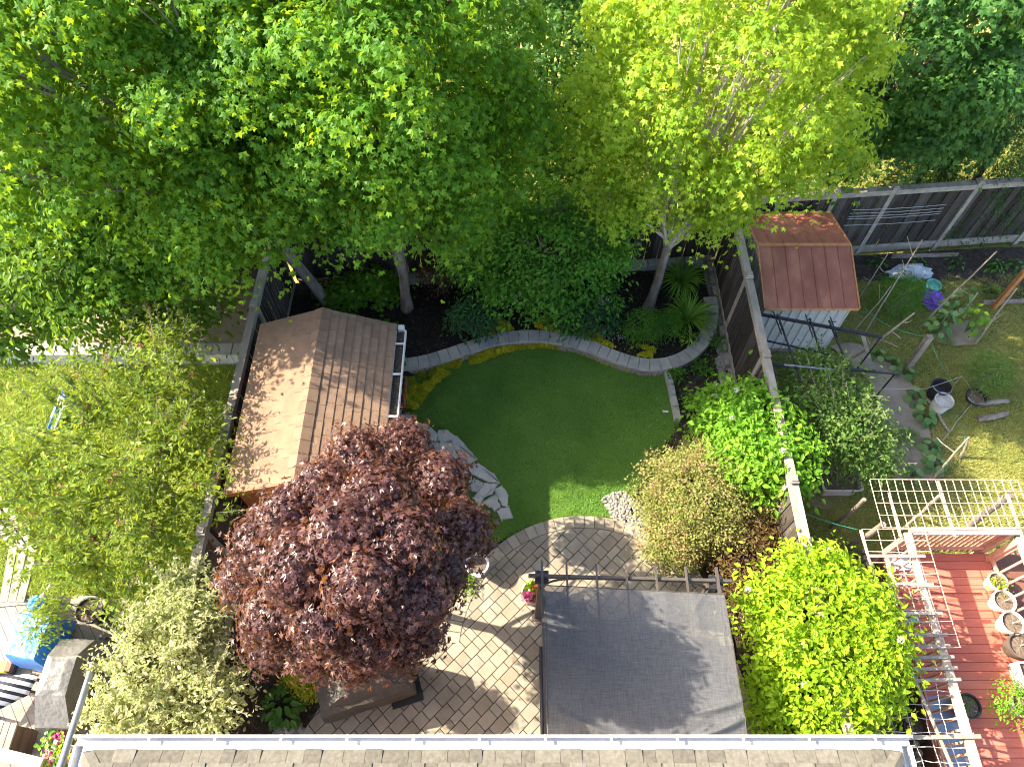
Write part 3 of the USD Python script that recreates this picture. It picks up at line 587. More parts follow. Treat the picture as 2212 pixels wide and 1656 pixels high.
for y in (1245, 1265, 1283, 1297, 1335):
    p0, p1 = ((2840 + zx * .604) / 1.736 for zx in (690, 1290)); yy = y * .604 / 1.736
    z = 1.62 - (y - 1245) * .0052
    a, b = np.array([6.95 + .3, back_y(7.2) - .16, z]), np.array([9.3, back_y(9.3) - .16, z]); tt = np.linspace(0, 1, 8)[:, None]
    w.add('line', tube(a + (b - a) * tt - np.array([0, 0, .03]) * np.sin(tt * math.pi), .006, 5), 'pale_string')

# ---------------------------------------------------------------- brown garden shed
sh = thing('garden_shed', 'brown shingled garden shed beside the left fence', 'shed', (-3.3, 6.3, 0))
SX0, SX1, SY0, SY1, SE, SR = -4.62, -2.13, 4.6, 7.95, 2.1, 2.58
sxm = (SX0 + SX1) / 2
sh.add('wall', box(-4.45, -4.41, 4.71, 7.75, 0, 2.02), 'shed_wall_red'); sh.add('wall', box(-2.36, -2.32, 4.71, 7.75, 0, 2.02), 'shed_wall_red')
sh.add('wall', prism([(0, 0)] * 0 + [(-4.45, 7.75), (-2.32, 7.75), (-2.32, 7.79), (-4.45, 7.79)], 0, 2.05), 'shed_wall_red')
k = 0
for x in np.arange(-4.45, -2.34, .178):                 # front wall of upright boards, up into the gable
    x1 = min(x + .174, -2.32); top = lambda q: SE + (SR - SE) * (1 - abs(q - sxm) / (sxm - SX0)) - .06
    zz0 = 0 if not (-3.95 < x < -2.6) else 1.98
    v = np.array([[x, 4.66, zz0], [x1, 4.66, zz0], [x1, 4.66, top(x1)], [x, 4.66, top(x)], [x, 4.7, zz0], [x1, 4.7, zz0], [x1, 4.7, top(x1)], [x, 4.7, top(x)]])
    sh.add('wall_board', (v, np.array([[0, 1, 2, 3], [5, 4, 7, 6], [1, 5, 6, 2], [4, 0, 3, 7], [3, 2, 6, 7], [4, 5, 1, 0]])), 'shed_wall')
dr = sh.add('door', box(-3.6, -2.62, 4.64, 4.68, .1, 1.97), 'shed_wall')
dr.add('door_window', box(-3.45, -2.78, 4.625, 4.639, 1.1, 1.8), 'shed_cream'); dr.add('handle', tube([(-3.5, 4.6, .95), (-3.5, 4.6, 1.1)], .012, 6), 'black_metal')
st = sh.add('shutter', box(-3.98, -3.95, 4.63, 4.658, .9, 1.95), 'grey_green_paint'); st.add('shutter_edge', box(-3.66, -3.63, 4.63, 4.658, .9, 1.95), 'grey_green_paint')
for x in (-3.9, -3.82, -3.74): st.add('slat', box(x, x + .045, 4.635, 4.655, .9, 1.95), 'grey_green_paint')
sh.add('lintel', box(-3.99, -2.58, 4.62, 4.658, 1.975, 2.04), 'brown_trim')
for sgn, xe in ((-1, SX0), (1, SX1)):                    # roof deck and fascia
    v = np.array([[xe, SY0, SE - .03], [sxm, SY0, SR - .03], [sxm, SY1, SR - .03], [xe, SY1, SE - .03]])
    v = np.vstack([v, v - [0, 0, .05]]); sh.add('roof_deck', (v, np.array([[0, 1, 2, 3], [7, 6, 5, 4], [0, 4, 5, 1], [1, 5, 6, 2], [2, 6, 7, 3], [3, 7, 4, 0]])), 'brown_trim')
    sh.add('rake_board', beam((xe, SY0 - .012, SE - .08), (sxm, SY0 - .012, SR - .08), .02, .11), 'shed_wall')
def shingle_roof(t, a, b, up, rows, expo, tabw, mats, keep, g, thick=.008, name='shingle', skirt=.35):
    """Courses of tabs on a slope: a, b the eave's ends, up the unit vector up the slope."""
    a, b, up = map(lambda q: np.asarray(q, float), (a, b, up)); L = np.linalg.norm(b - a); d = (b - a) / L; nrm = np.cross(d, up); nrm *= np.sign(nrm[2]); rest = []
    for r in range(rows):
        s = -g.random() * tabw * .9 if r % 2 else -g.random() * tabw * .4
        while s < L - .01:
            w = tabw * (1 + g.normal(0, .03)) if isinstance(tabw, float) else tabw; s0, s1 = max(s, 0), min(s + w, L); s += w
            if s1 - s0 < .03: continue
            lo, hi = r * expo - (.012 if r == 0 else 0), (r + 1) * expo + .015; j = g.normal(0, .0015)
            q = [a + d * (s0 + .003) + up * lo, a + d * (s1 - .003) + up * lo, a + d * (s1 - .003) + up * hi, a + d * (s0 + .003) + up * hi]
            v = np.array([q[0] + nrm * (thick + j + .004), q[1] + nrm * (thick + j + .004), q[2] + nrm * .004, q[3] + nrm * .004, q[0] - nrm * .002, q[1] - nrm * .002])
            m = (v, np.array([[0, 1, 2], [0, 2, 3], [4, 5, 1], [4, 1, 0], [4, 0, 3], [1, 5, 2]]))
            if keep > 0: t.add(name, m, str(g.choice(mats))); keep -= 1
            else: rest.append(m)
    if rest: t.add(name + '_courses', cat_(*rest), mats[0], kind='stuff')
g = np.random.default_rng(5); smats = ['shed_shingle_a', 'shed_shingle_b', 'shed_shingle_c', 'shed_shingle_a']
slope = math.hypot(sxm - SX0, SR - SE)
shingle_roof(sh, (SX1, SY0, SE - .03), (SX1, SY1, SE - .03), N(np.array([sxm - SX1, 0, SR - SE])), 9, slope / 9, .3, smats, 200, g, thick=.012)
shingle_roof(sh, (SX0, SY1, SE - .03), (SX0, SY0, SE - .03), N(np.array([sxm - SX0, 0, SR - SE])), 9, slope / 9, .6, ['shed_shingle_c'], 100, g, thick=.005)
for y in np.arange(SY0, SY1 - .05, .24):                # ridge caps
    y1 = min(y + .238, SY1); j = .003 * (round(y * 100) % 2); dz = (SR - SE) / (sxm - SX0) * .15
    v = np.array([[sxm - .15, y, SR - dz - .005 + j], [sxm, y, SR + .012 + j], [sxm + .15, y, SR - dz - .005 + j], [sxm - .15, y1, SR - dz - .012 + j], [sxm, y1, SR + .004 + j], [sxm + .15, y1, SR - dz - .012 + j]])
    sh.add('ridge_cap', (v, np.array([[0, 1, 4], [0, 4, 3], [1, 2, 5], [1, 5, 4]])), smats[int(y * 10) % 3])
gt = sh.add('gutter', cat_(box(SX1 + .02, SX1 + .16, 4.62, 7.83, 1.96, 1.97), box(SX1 + .165, SX1 + .19, 4.62, 7.83, 1.965, 2.06), box(SX1 + .0, SX1 + .015, 4.62, 7.83, 1.97, 2.04)), 'white_metal')
gt.add('leaf_litter', sheet(Polygon([(SX1 + .016, 4.63), (SX1 + .164, 4.63), (SX1 + .164, 7.82), (SX1 + .016, 7.82)]), 2.0, step=.06, bump=.05, scale=9), 'leaf_debris')
for y in (5.1, 6.0, 6.85, 7.5): gt.add('bracket', box(SX1 + .0, SX1 + .19, y, y + .04, 2.061, 2.068), 'white_metal')
sh.add('downspout', cat_(box(SX1 + .03, SX1 + .14, 7.86, 7.95, 1.85, 2.05)), 'shed_cream')
pb = thing('window_box', 'reddish window box with red flowers on the side of the brown shed', 'planter', (-2.2, 7.1, .85))
pb.add('box', cat_(box(-2.315, -2.29, 6.9, 7.5, .75, .95), box(-2.08, -2.055, 6.9, 7.5, .75, .95), box(-2.289, -2.081, 6.9, 6.925, .75, .95), box(-2.289, -2.081, 7.475, 7.5, .75, .95), box(-2.289, -2.081, 6.926, 7.474, .75, .78)), 'shed_wall_red')
m, r_, _ = crown([((-2.18, 7.25, .95), (.08, .18, .06))], 14, 8, .05, 'ovate', 8, spread=.05, shell=.2); pb.add('foliage', m, 'viburnum_leaf', rnd=r_, kind='stuff')
m, r_, _ = crown([((-2.15, 7.1, 1.0), (.07, .12, .05))], 8, 9, .04, 'round', 9, spread=.035, shell=.2); pb.add('flower', m, 'flower_red', rnd=r_, kind='stuff')
bn = thing('wooden_bench', 'long reddish wooden chest along the side wall of the brown shed', 'chest', (-2.17, 5.9, 0))
bn.add('body', box(-2.3, -2.08, 5.2, 6.75, 0, .58), 'shed_wall_red'); bn.add('lid', box(-2.31, -2.05, 5.17, 6.78, .583, .61), 'shed_wall_red')

# ---------------------------------------------------------------- rusty roofed metal shed
ms = thing('metal_shed', 'cream metal shed with rusty red ribbed roof behind the right fence', 'shed', (5.8, 9.9, 0))
MX0, MX1, MY0, MY1, ME, MR, MYM = 4.9, 6.72, 8.62, 11.15, 1.66, 2.02, 9.92
for k in range(9):
    x = 5.0 + k * .188
    ms.add('wall_panel', box(x, x + .184, 8.78, 8.8, .06, ME), 'shed_cream'); ms.add('wall_rib', box(x + .165, x + .187, 8.765, 8.779, .06, ME - .02), 'white_metal')
for k in range(12):
    y = 8.82 + k * .188
    ms.add('wall_panel', box(4.99, 5.01, y, y + .184, .06, ME), 'shed_cream'); ms.add('wall_panel', box(6.66, 6.68, y, y + .184, .06, ME), 'shed_cream'); ms.add('wall_rib', box(4.975, 4.989, y + .165, y + .187, .06, ME - .02), 'white_metal')
ms.add('wall_panel', box(5.0, 6.68, 11.02, 11.04, .06, ME), 'shed_cream'); ms.add('base', box(4.97, 6.7, 8.74, 11.06, -.02, .055), 'old_wood')
for side, (ye, yr) in enumerate(((MY0, MYM), (MY1, MYM))):
    for k in range(7):
        x0 = MX0 + k * (MX1 - MX0) / 7; x1 = MX0 + (k + 1) * (MX1 - MX0) / 7 - .004
        v = np.array([[x0, ye, ME], [x1, ye, ME], [x1, yr, MR], [x0, yr, MR]]); v = np.vstack([v, v - [0, 0, .02]])
        p_ = ms.add('roof_panel', (v, np.array([[0, 1, 2, 3], [7, 6, 5, 4], [0, 4, 5, 1], [1, 5, 6, 2], [2, 6, 7, 3], [3, 7, 4, 0]]) if side == 0 else np.array([[3, 2, 1, 0], [4, 5, 6, 7], [1, 5, 4, 0], [2, 6, 5, 1], [3, 7, 6, 2], [0, 4, 7, 3]])), 'rust_roof')
        p_.add('rib', beam((x0 + .012, ye - .002, ME + .008), (x0 + .012, yr, MR + .008), .018, .016), 'rust_roof')
    ms.add('eave_trim', beam((MX0, ye + (-.012 if side == 0 else .012), ME - .01), (MX1, ye + (-.012 if side == 0 else .012), ME - .01), .02, .05), 'rust_edge')
    for x in (MX0 - .012, MX1 + .012): ms.add('gable_trim', beam((x, ye, ME + .003), (x, yr, MR + .003), .02, .05), 'rust_edge')
ms.add('ridge_cap', beam((MX0, MYM, MR + .022), (MX1, MYM, MR + .022), .06, .018), 'rust_edge')
for x in (5.0, 6.66): ms.add('gable', (np.array([[x, 8.8, ME], [x, 11.0, ME], [x, MYM, MR - .03], [x + .015, 8.8, ME], [x + .015, 11.0, ME], [x + .015, MYM, MR - .03]]), np.array([[0, 2, 1], [3, 4, 5], [0, 3, 5], [0, 5, 2], [1, 2, 5], [1, 5, 4]])), 'shed_cream')

# ---------------------------------------------------------------- house roof at the bottom
hs = thing('brick_house', 'house corner with beige shingled hip roof and white gutter', 'house', (-.2, -3, 0))
HX0, HX1, HY, HE = -4.02, 3.66, .70, 5.4
hs.add('wall', box(HX0 + .45, HX1 - .45, -7, HY - .45, 0, HE - .12), 'house_wall'); hs.add('soffit', box(HX0 + .06, HX1 - .06, -7, HY - .06, HE - .119, HE - .1), 'white_paint')
hs.add('fascia', cat_(box(HX0 + .03, HX1 - .03, HY - .055, HY - .03, HE - .15, HE + .02), box(HX0 + .03, HX0 + .055, -7, HY - .06, HE - .15, HE + .02), box(HX1 - .055, HX1 - .03, -7, HY - .06, HE - .15, HE + .02)), 'white_paint')
def channel(t, a, b, out):
    a, b, out = map(lambda q: np.asarray(q, float), (a, b, out)); z = np.array([0, 0, 1.])
    w = .08
    g_ = t.add('gutter', cat_(beam(a + out * w, b + out * w, .012, .095), beam(a + out * .004, b + out * .004, .006, .08)), 'white_metal')
    g_.add('gutter_floor', beam(a + out * (w / 2) - z * .047, b + out * (w / 2) - z * .047, w - .014, .004), 'gutter_inside')
    g_.add('gutter_lip', beam(a + out * (w + .008) + z * .045, b + out * (w + .008) + z * .045, .014, .01), 'white_metal'); return g_
gf = channel(hs, (HX0 - .1, HY - .028, HE - .03), (HX1 + .1, HY - .028, HE - .03), (0, 1, 0))
for x in np.arange(HX0 + .6, HX1, .62): gf.add('hanger', box(x, x + .022, HY - .02, HY + .07, HE - .002, HE + .004), 'white_metal')
channel(hs, (HX0 + .028, HY - .03, HE - .03), (HX0 + .028, -6, HE - .03), (-1, 0, 0)); channel(hs, (HX1 - .028, -6, HE - .03), (HX1 - .028, HY - .03, HE - .03), (1, 0, 0))
hs.add('drip_edge', cat_(box(HX0 + .06, HX1 - .06, HY - .07, HY - .035, HE + .021, HE + .026)), 'white_paint')
pitch = .42; up = N(np.array([0, -1, pitch])); a0 = np.array([HX0 + .02, HY - .08, HE + .03])
x0, x1, y1 = HX0 + .05, HX1 - .05, HY - .075
zt = lambda q: HE + .028 + pitch * q
D = 3.7
hs.add('roof_deck', (np.array([[x0, y1, zt(0)], [x1, y1, zt(0)], [x1 - D, y1 - D, zt(D)], [x0 + D, y1 - D, zt(D)], [x0, -7, zt(0)], [x1, -7, zt(0)], [x0 + D, -7, zt(D)], [x1 - D, -7, zt(D)]]),
    np.array([[0, 1, 2, 3], [4, 0, 3, 6], [1, 5, 7, 2]])), 'house_shingle_a')
g = np.random.default_rng(8); rows, expo = 8, .115
hm = ['house_shingle_a', 'house_shingle_b', 'house_shingle_c', 'house_shingle_a']
hcos = 1 / math.hypot(1, pitch)
for r in range(rows):
    q0 = r * expo * hcos; s = x0 + q0 - g.random() * .2
    while s < x1 - q0:
        w_ = g.choice([.12, .16, .2, .24]); s0, s1 = max(s, x0 + q0 + .08), min(s + w_, x1 - q0 - .08); s += w_
        if s1 - s0 < .03: continue
        n_ = np.array([0, pitch, 1]) * hcos; A = np.array([s0 + .002, y1 - q0 + (.012 if r == 0 else 0), zt(q0)]); B = A + [s1 - s0 - .004, 0, 0]; u_ = up * (expo + .02); tk = g.choice([.01, .022])
        v = np.array([A + n_ * (tk + .004), B + n_ * (tk + .004), B + u_ + n_ * .003, A + u_ + n_ * .003, A, B])
        hs.add('shingle', (v, np.array([[0, 1, 2], [0, 2, 3], [4, 5, 1], [4, 1, 0], [4, 0, 3], [1, 5, 2]])), str(g.choice(hm)))
for sx, xe in ((1, x0), (-1, x1)):
    for k in range(5):
        q0, q1 = k * .19, k * .19 + .2
        A, B = np.array([xe + sx * q0, y1 - q0, zt(q0) + .028]), np.array([xe + sx * q1, y1 - q1, zt(q1) + .02]); s_ = np.array([.11 * sx, .11, -.03])
        C = np.array([-.1 * sx, -.1, -.03])
        v = np.array([A + [.1 * sx, 0.0, -.006], A, A + [0, -.1, -.006], B + [.1 * sx, 0, -.006], B, B + [0, -.1, -.006]])
        f_ = np.array([[0, 1, 4], [0, 4, 3], [1, 2, 5], [1, 5, 4]]); hs.add('hip_cap', (v, f_ if sx < 0 else f_[:, ::-1]), 'house_shingle_a')
# ---------------------------------------------------------------- trees
tree('maple_tree', 'large leaning maple left, over the brown shed and left garden', 'tree', [((-6.4, 10.2, 5.8), (2.7, 2.6, 2.6)), ((-4.6, 9.2, 4.5), (1.8, 1.6, 1.3)), ((-7.4, 9.6, 4.6), (1.4, 1.4, 1.5)), ((-5.2, 8.5, 3.9), (1.1, .9, .8)), ((-6.5, 8.9, 3.5), (1.3, 1.0, .9)), ((-8.2, 10.4, 5.6), (1.5, 1.8, 1.9))],
     (-3.95, 9.8, .16), (-4.75, 9.75, 3.0), .13, 'maple_leaf', 2300, 26, .082, 'maple', 21, nl=50, spread=.17, jit=.4, flat=.5, droop=.5, out=.9, up=.6, boss=(.52, .78), core=500)
tree('maple_tree', 'dense green maple with upright grey trunk in the middle of the mulch bed', 'tree', [((-2.2, 10.2, 5.9), (2.4, 2.3, 2.6)), ((-1.2, 9.8, 4.4), (1.7, 1.4, 1.15)), ((-2.9, 9.6, 4.2), (1.1, 1.0, .8))],
     (-2.3, 9.75, .16), (-2.25, 9.85, 3.0), .115, 'maple_leaf', 1850, 26, .082, 'maple', 31, nl=50, spread=.17, jit=.4, flat=.5, droop=.5, out=.9, up=.6, boss=(.5, .76), core=420)
tree('maple_tree', 'pale yellow-green maple with open crown and curved grey trunk', 'tree', [((3.4, 10.3, 5.7), (2.15, 2.0, 2.7)), ((2.9, 9.9, 3.8), (1.3, 1.15, 1.15)), ((4.5, 10.5, 4.7), (1.5, 1.2, 1.3)), ((2.0, 10.2, 5.0), (1.0, 1.0, 1.0))],
     (2.98, 9.75, .16), (3.1, 9.9, 2.4), .105, 'maple_leaf_light', 1600, 20, .076, 'maple', 41, nl=44, kw_limb='pale_bark', spread=.17, out=.8, up=.5, droop=.8, jit=.55, boss=(.42, .74), core=120, twig=.006)
tree('maple_tree', 'dark green maple behind the right back fence', 'tree', [((7.9, 13.0, 4.3), (2.1, 1.7, 2.5)), ((7.0, 12.9, 2.6), (1.5, 1.1, 1.1)), ((8.9, 12.8, 3.0), (1.1, 1.0, 1.2))],
     (7.6, 13.1, -.05), (7.7, 13.1, 1.6), .12, 'maple_leaf_dark', 1000, 28, .1, 'maple', 51, nl=30, spread=.19, flat=.4, jit=.35, out=.9, up=.6, bark='bark_dark', boss=(.5, .85), core=90)
tree('maple_tree', 'shaded dark maple seen in the gap between the two big crowns', 'tree', [((.75, 13.4, 3.6), (1.35, 1.2, 2.6)), ((.9, 13.2, 1.6), (1.2, .9, .9))],
     (.8, 13.5, -.05), (.8, 13.5, 1.5), .1, 'maple_leaf_dark', 260, 34, .1, 'maple', 61, nl=24, bark='bark_dark')
tree('cherry_tree', 'cherry tree with long drooping leaves in the left garden', 'tree', [((-8.1, 9.1, 2.6), (2.2, 1.5, 1.4)), ((-6.8, 8.9, 2.0), (1.1, .9, .9)), ((-9.4, 8.7, 2.6), (1.2, 1.2, 1.2))],
     (-8.0, 9.4, .3), (-8.0, 9.3, 1.3), .09, 'cherry_leaf', 860, 18, .14, 'ovate', 81, nl=40, spread=.2, droop=.9, up=.6, out=.9, boss=(.42, .75), core=50)
tree('viburnum_tree', 'small glossy leafy tree at the centre of the mulch bed', 'tree', [((.55, 9.95, 2.1), (1.65, 1.15, 1.15)), ((.1, 9.6, 1.3), (.75, .55, .5)), ((1.3, 9.5, 1.35), (.8, .55, .55))],
     (.38, 9.95, .16), (.4, 10.0, 1.2), .08, 'viburnum_leaf', 800, 22, .095, 'ovate', 91, nl=40, spread=.15, droop=.5, out=.9, up=.6, boss=(.36, .58), core=60)
tree('crabapple_tree', 'open crabapple with bronze shoot tips spreading over the left lawn', 'tree', [((-6.5, 5.3, 2.3), (1.9, 2.1, 1.1)), ((-5.9, 6.9, 2.6), (.9, 1.1, .6)), ((-7.9, 4.6, 2.0), (1.4, 1.3, .9)), ((-5.3, 5.1, 2.1), (.75, 1.6, .6)), ((-6.1, 3.7, 1.8), (1.3, .9, .8))],
     (-6.4, 5.4, 0), (-6.4, 5.4, .9), .05, 'crab_leaf', 420, 20, .105, 'ovate', 101, nl=26, spread=.16, lumps=1.4, flat=1.0, up=.75, out=.7, droop=.1, jit=.55, bark='bark', shell=.25, twig=.005)
cq, cd = TQ['crabapple_tree']; ct = TT['crabapple_tree']
m, r_, st = shoots(cq, cd, 430, .6, 17, .105, 'slim', 102); ct.add('shoots', m, 'crab_leaf', rnd=r_, kind='stuff'); ct.add('shoot_stems', st, 'bark', kind='stuff')
m, r_, st = shoots(cq, cd, 75, .32, 9, .085, 'slim', 103, rise=1.2); ct.add('bronze_shoots', m, 'young_red_leaf', rnd=r_, kind='stuff')
# purple maple: tight rounded bosses
g = np.random.default_rng(111); bl = []
for bx_, by_, br in ((770, 985, 90), (875, 965, 80), (955, 1035, 80), (1005, 1150, 75), (695, 1060, 90), (815, 1080, 100), (615, 1120, 80), (560, 1180, 80), (740, 1155, 90), (880, 1180, 90), (525, 1255, 65), (640, 1230, 100),
     (780, 1265, 90), (900, 1290, 90), (590, 1330, 90), (700, 1345, 90), (575, 1400, 65), (805, 1385, 85), (890, 1380, 80), (670, 1415, 65), (765, 1435, 60), (970, 1240, 65)):
    e = min(.97, math.hypot((bx_ - 775) / 310, (by_ - 1205) / 270)); z = 1.55 + 3.75 * (1 - e * e) ** .55; r0 = br * .0047 * (13 - z) / 9.9; bx_, by_ = 772 + (bx_ - 775) * .97, 1194 + (by_ - 1205) * .97
    bl.append((P(bx_, by_, z) - [0, 0, r0 * .4], (r0, r0, r0)))
tree('purple_maple_tree', 'rounded purple-leaved maple at the patio edge before the brown shed', 'tree', bl + [((-2.05, 3.3, 3.0), (1.0, .9, 1.1))], (-2.1, 3.35, 0), (-2.1, 3.35, 1.8), .1, 'purple_leaf', 3200, 17, .06, 'purple', 112,
     nl=50, spread=.1, flat=.7, up=.35, out=1.5, droop=.0, jit=.36, shell=.82, low=-.5, lumps=0, bark='bark_dark')
def shrub(name, label, cat, blobs, leaf_mat, count, per, size, kind, seed, nl=18, r0=.025, bark='twig', foot=None, loc=None, stuff=True, group=None, **kw):
    c = np.mean([b[0] for b in blobs], axis=0); foot = foot or (c[0], c[1], 0.0)
    t = thing(name, label, cat, foot, group=group); g = np.random.default_rng(seed)
    m, rnd, (q, d) = crown(blobs, count, per, size, kind, seed, **kw)
    st = []
    for e in q[g.choice(len(q), min(nl, len(q)), replace=False)]:
        b = np.array([foot[0] + g.normal(0, .08), foot[1] + g.normal(0, .08), foot[2]]); mid = b * .5 + e * .5 + [0, 0, .1]
        tt = np.linspace(0, 1, 5)[:, None]; st.append(tube((1 - tt) ** 2 * b + 2 * tt * (1 - tt) * mid + tt ** 2 * e, np.linspace(r0, r0 * .3, 5), 5))
    t.add('stems', cat_(*st), bark, smooth=50, kind='stuff'); t.add('crown', m, leaf_mat, rnd=rnd, kind='stuff')
    return t, q, d
t, q, d = shrub('dogwood_shrub', 'variegated cream and green dogwood shrub beside the covered grill', 'shrub', [((-5.15, 2.0, 1.95), (.9, .8, .5)), ((-4.5, 1.6, 1.75), (.6, .6, .45)), ((-4.8, 2.7, 2.0), (.55, .7, .4)), ((-5.35, 1.35, 1.8), (.6, .5, .45))],
      'dogwood_leaf', 300, 24, .075, 'ovate', 121, nl=50, spread=.17, droop=.3, jit=.6, foot=(-5.25, 1.9, .0), r0=.02)
m, r_, st = shoots(q, d, 230, .42, 14, .08, 'ovate', 122, rise=.3); t.add('shoots', m, 'dogwood_leaf', rnd=r_, kind='stuff'); t.add('shoot_stems', st, 'twig', kind='stuff')
t, q, d = shrub('barberry_shrub', 'round shrub with small green leaves and rusty pink tips', 'shrub', [((3.42, 4.95, .75), (1.2, 1.15, .95)), ((3.75, 5.75, .6), (.9, .75, .7)), ((3.1, 4.5, .6), (.85, .75, .7))],
      'barberry_leaf', 1050, 34, .045, 'tiny', 131, nl=80, spread=.11, flat=.8, up=.5, jit=.7, lumps=1.5, r0=.012)
g = np.random.default_rng(3); k = g.choice(len(q), 520); qq = np.repeat(q[k] + d[k] * .09 + np.array([0, 0, .03]), 12, 0); m_ = len(qq); qq = qq + g.normal(size=(m_, 3)) * .045
t.add('rusty_tips', leaves(qq, g.normal(size=(m_, 3)) + [0, 0, .8], g.normal(size=(m_, 3)), .036, 'tiny'), 'barberry_tip', rnd=np.repeat(g.random(m_), 4), kind='stuff')
def panicles(t, q, d, n, seed, size=.06, m='flower_white', label=None):
    g = np.random.default_rng(seed); up = np.nonzero(d[:, 2] > .2)[0]
    for k in g.choice(up, n, replace=False):
        c = q[k] + d[k] * .12; o = N(g.normal(size=(60, 3))) * size * g.uniform(.5, 1, (60, 1)) * [1, 1, .75]
        t.add('flower', kind='stuff', mesh=leaves(c + o, N(o), g.normal(size=(60, 3)), .028, 'tiny'), mat=m, rnd=np.repeat(g.random(60), 4))
t, q, d = shrub('hydrangea_shrub', 'bright green hydrangea with pale flower heads leaning over the right fence', 'shrub', [((4.35, 6.05, 1.6), (.8, .85, .6)), ((4.05, 6.6, 1.1), (.6, .6, .6)), ((4.6, 5.5, 1.5), (.6, .6, .55))],
      'hydrangea_leaf', 330, 20, .115, 'ovate', 141, nl=30, spread=.17, lumps=1.3, up=.8, droop=.2, foot=(4.2, 6.1, 0)); panicles(t, q, d, 9, 5)
t, q, d = shrub('lime_hydrangea_shrub', 'big glowing lime-green shrub over the fence beside the red deck', 'shrub', [((4.6, 2.6, 1.75), (1.1, 1.0, .8)), ((4.35, 1.75, 1.5), (1.0, .85, .8)), ((5.2, 2.2, 1.5), (.75, .8, .7)), ((4.75, 3.3, 1.6), (.6, .5, .6))],
      'lime_leaf', 780, 20, .098, 'ovate', 151, nl=40, spread=.16, lumps=1.3, up=.8, droop=.2, foot=(4.3, 2.2, 0)); panicles(t, q, d, 6, 6)
shrub('azalea_shrub', 'dull bronze-leaved shrub at the foot of the right fence', 'shrub', [((4.05, 4.0, .75), (.55, .75, .6)), ((4.1, 3.2, .45), (.42, .55, .4)), ((4.3, 4.6, .6), (.3, .45, .5))],
      'azalea_leaf', 300, 24, .075, 'slim', 161, nl=30, spread=.13, jit=.6, r0=.012)
t, q, d = shrub('apple_shrub', 'leafy young apple shrub growing from the grey plastic tub', 'shrub', [((6.1, 6.2, 1.1), (.75, .6, .75)), ((5.85, 7.0, 1.3), (.7, .6, .5)), ((6.45, 5.9, .9), (.5, .5, .5))],
      'apple_leaf', 300, 26, .075, 'ovate', 171, nl=30, spread=.17, flat=.9, jit=.6, foot=(6.15, 5.72, .25), r0=.02)
m, r_, st = shoots(q, d, 60, .4, 13, .08, 'ovate', 172); t.add('shoots', m, 'apple_leaf', rnd=r_, kind='stuff'); t.add('shoot_stems', st, 'twig', kind='stuff')
shrub('bush', 'round bush with pale sunlit leaves at the right edge of the vegetable garden', 'bush', [((9.65, 7.9, .55), (.55, .5, .5))], 'apple_leaf', 110, 24, .06, 'slim', 181, spread=.12, r0=.012)
shrub('bush', 'compact leafy bush next to the purple bag in the right garden', 'bush', [((8.45, 9.85, .5), (.52, .45, .5))], 'viburnum_leaf', 110, 24, .06, 'slim', 191, spread=.11, r0=.012)
shrub('bush', 'yellow-green feathery bush in the corner beside the metal shed', 'bush', [((7.15, 10.4, .4), (.3, .45, .4))], 'jenny_leaf', 60, 24, .04, 'tiny', 201, spread=.1, r0=.01)
shrub('golden_shrub', 'small golden-green ball shrub under the purple maple', 'shrub', [((-3.3, 2.15, .3), (.33, .3, .3))], 'gold_leaf', 110, 30, .04, 'tiny', 211, spread=.07, r0=.008)
shrub('smoke_bush', 'low variegated bush at the fence foot beside the middle maple trunk', 'shrub', [((-1.6, 10.35, .65), (.5, .35, .45))], 'azalea_leaf', 60, 24, .05, 'tiny', 221, spread=.12, r0=.01)
shrub('raspberry_patch', 'shaded leafy bramble between the two maple trunks', 'bramble', [((-3.0, 10.1, .6), (.7, .4, .4)), ((-3.6, 9.9, .5), (.4, .35, .3))], 'maple_leaf', 70, 18, .09, 'maple', 231, spread=.18, r0=.01, foot=(-3.1, 10.1, .18))
shrub('cypress_shrub', 'feathery green shrub in front of the right maple trunk', 'shrub', [((2.75, 8.95, .65), (.38, .28, .3)), ((3.25, 8.95, .6), (.3, .25, .25))], 'viburnum_leaf', 90, 40, .06, 'slim', 241, spread=.1, jit=.9, r0=.008, foot=(2.95, 8.95, .19))
# weeping cedar at the right edge: hanging sprays
def cedar(name, label, c, r, h, n, seed):
    g = np.random.default_rng(seed); t = thing(name, label, 'tree', c)
    t.add('trunk', tube([(c[0], c[1], -.1), (c[0], c[1], h * .5), (c[0], c[1], h * .95)], [.09, .06, .015], 8), 'bark_dark', smooth=50)
    z = h * g.random(n) ** .8; a = g.random(n) * 6.283; rr = r * (1 - z / h * .75) * g.uniform(.5, 1.05, n)
    q = np.stack([c[0] + rr * np.cos(a), c[1] + rr * np.sin(a), z], 1); o = np.stack([np.cos(a), np.sin(a), -.7 * np.ones(n)], 1)
    k = np.repeat(np.arange(n), 16); u = np.tile(np.linspace(0, 1, 16), n)
    p = q[k] + o[k] * (u * .34)[:, None] - np.array([0, 0, .16]) * (u ** 2)[:, None] + g.normal(size=(len(k), 3)) * .03
    t.add('crown', leaves(p, g.normal(size=(len(k), 3)) + o[k] * .5 + [0, 0, .7], N(o[k] + g.normal(size=(len(k), 3)) * .5), .085, 'slim'), 'cedar_leaf', rnd=np.repeat(g.random(len(k)), 4), kind='stuff')
cedar('cedar_tree', 'drooping cedar behind the fence at the right edge', (10.6, 12.7, 0), 1.3, 4.6, 1100, 251)
cedar('cedar_tree', 'shaded low cedar between the dark maple and the drooping cedar', (9.35, 12.75, 0), .8, 2.6, 420, 252)
cedar('cedar_tree', 'tall cedar beyond the field in the top right corner', (12.6, 15.6, 0), 1.6, 5.5, 900, 253)

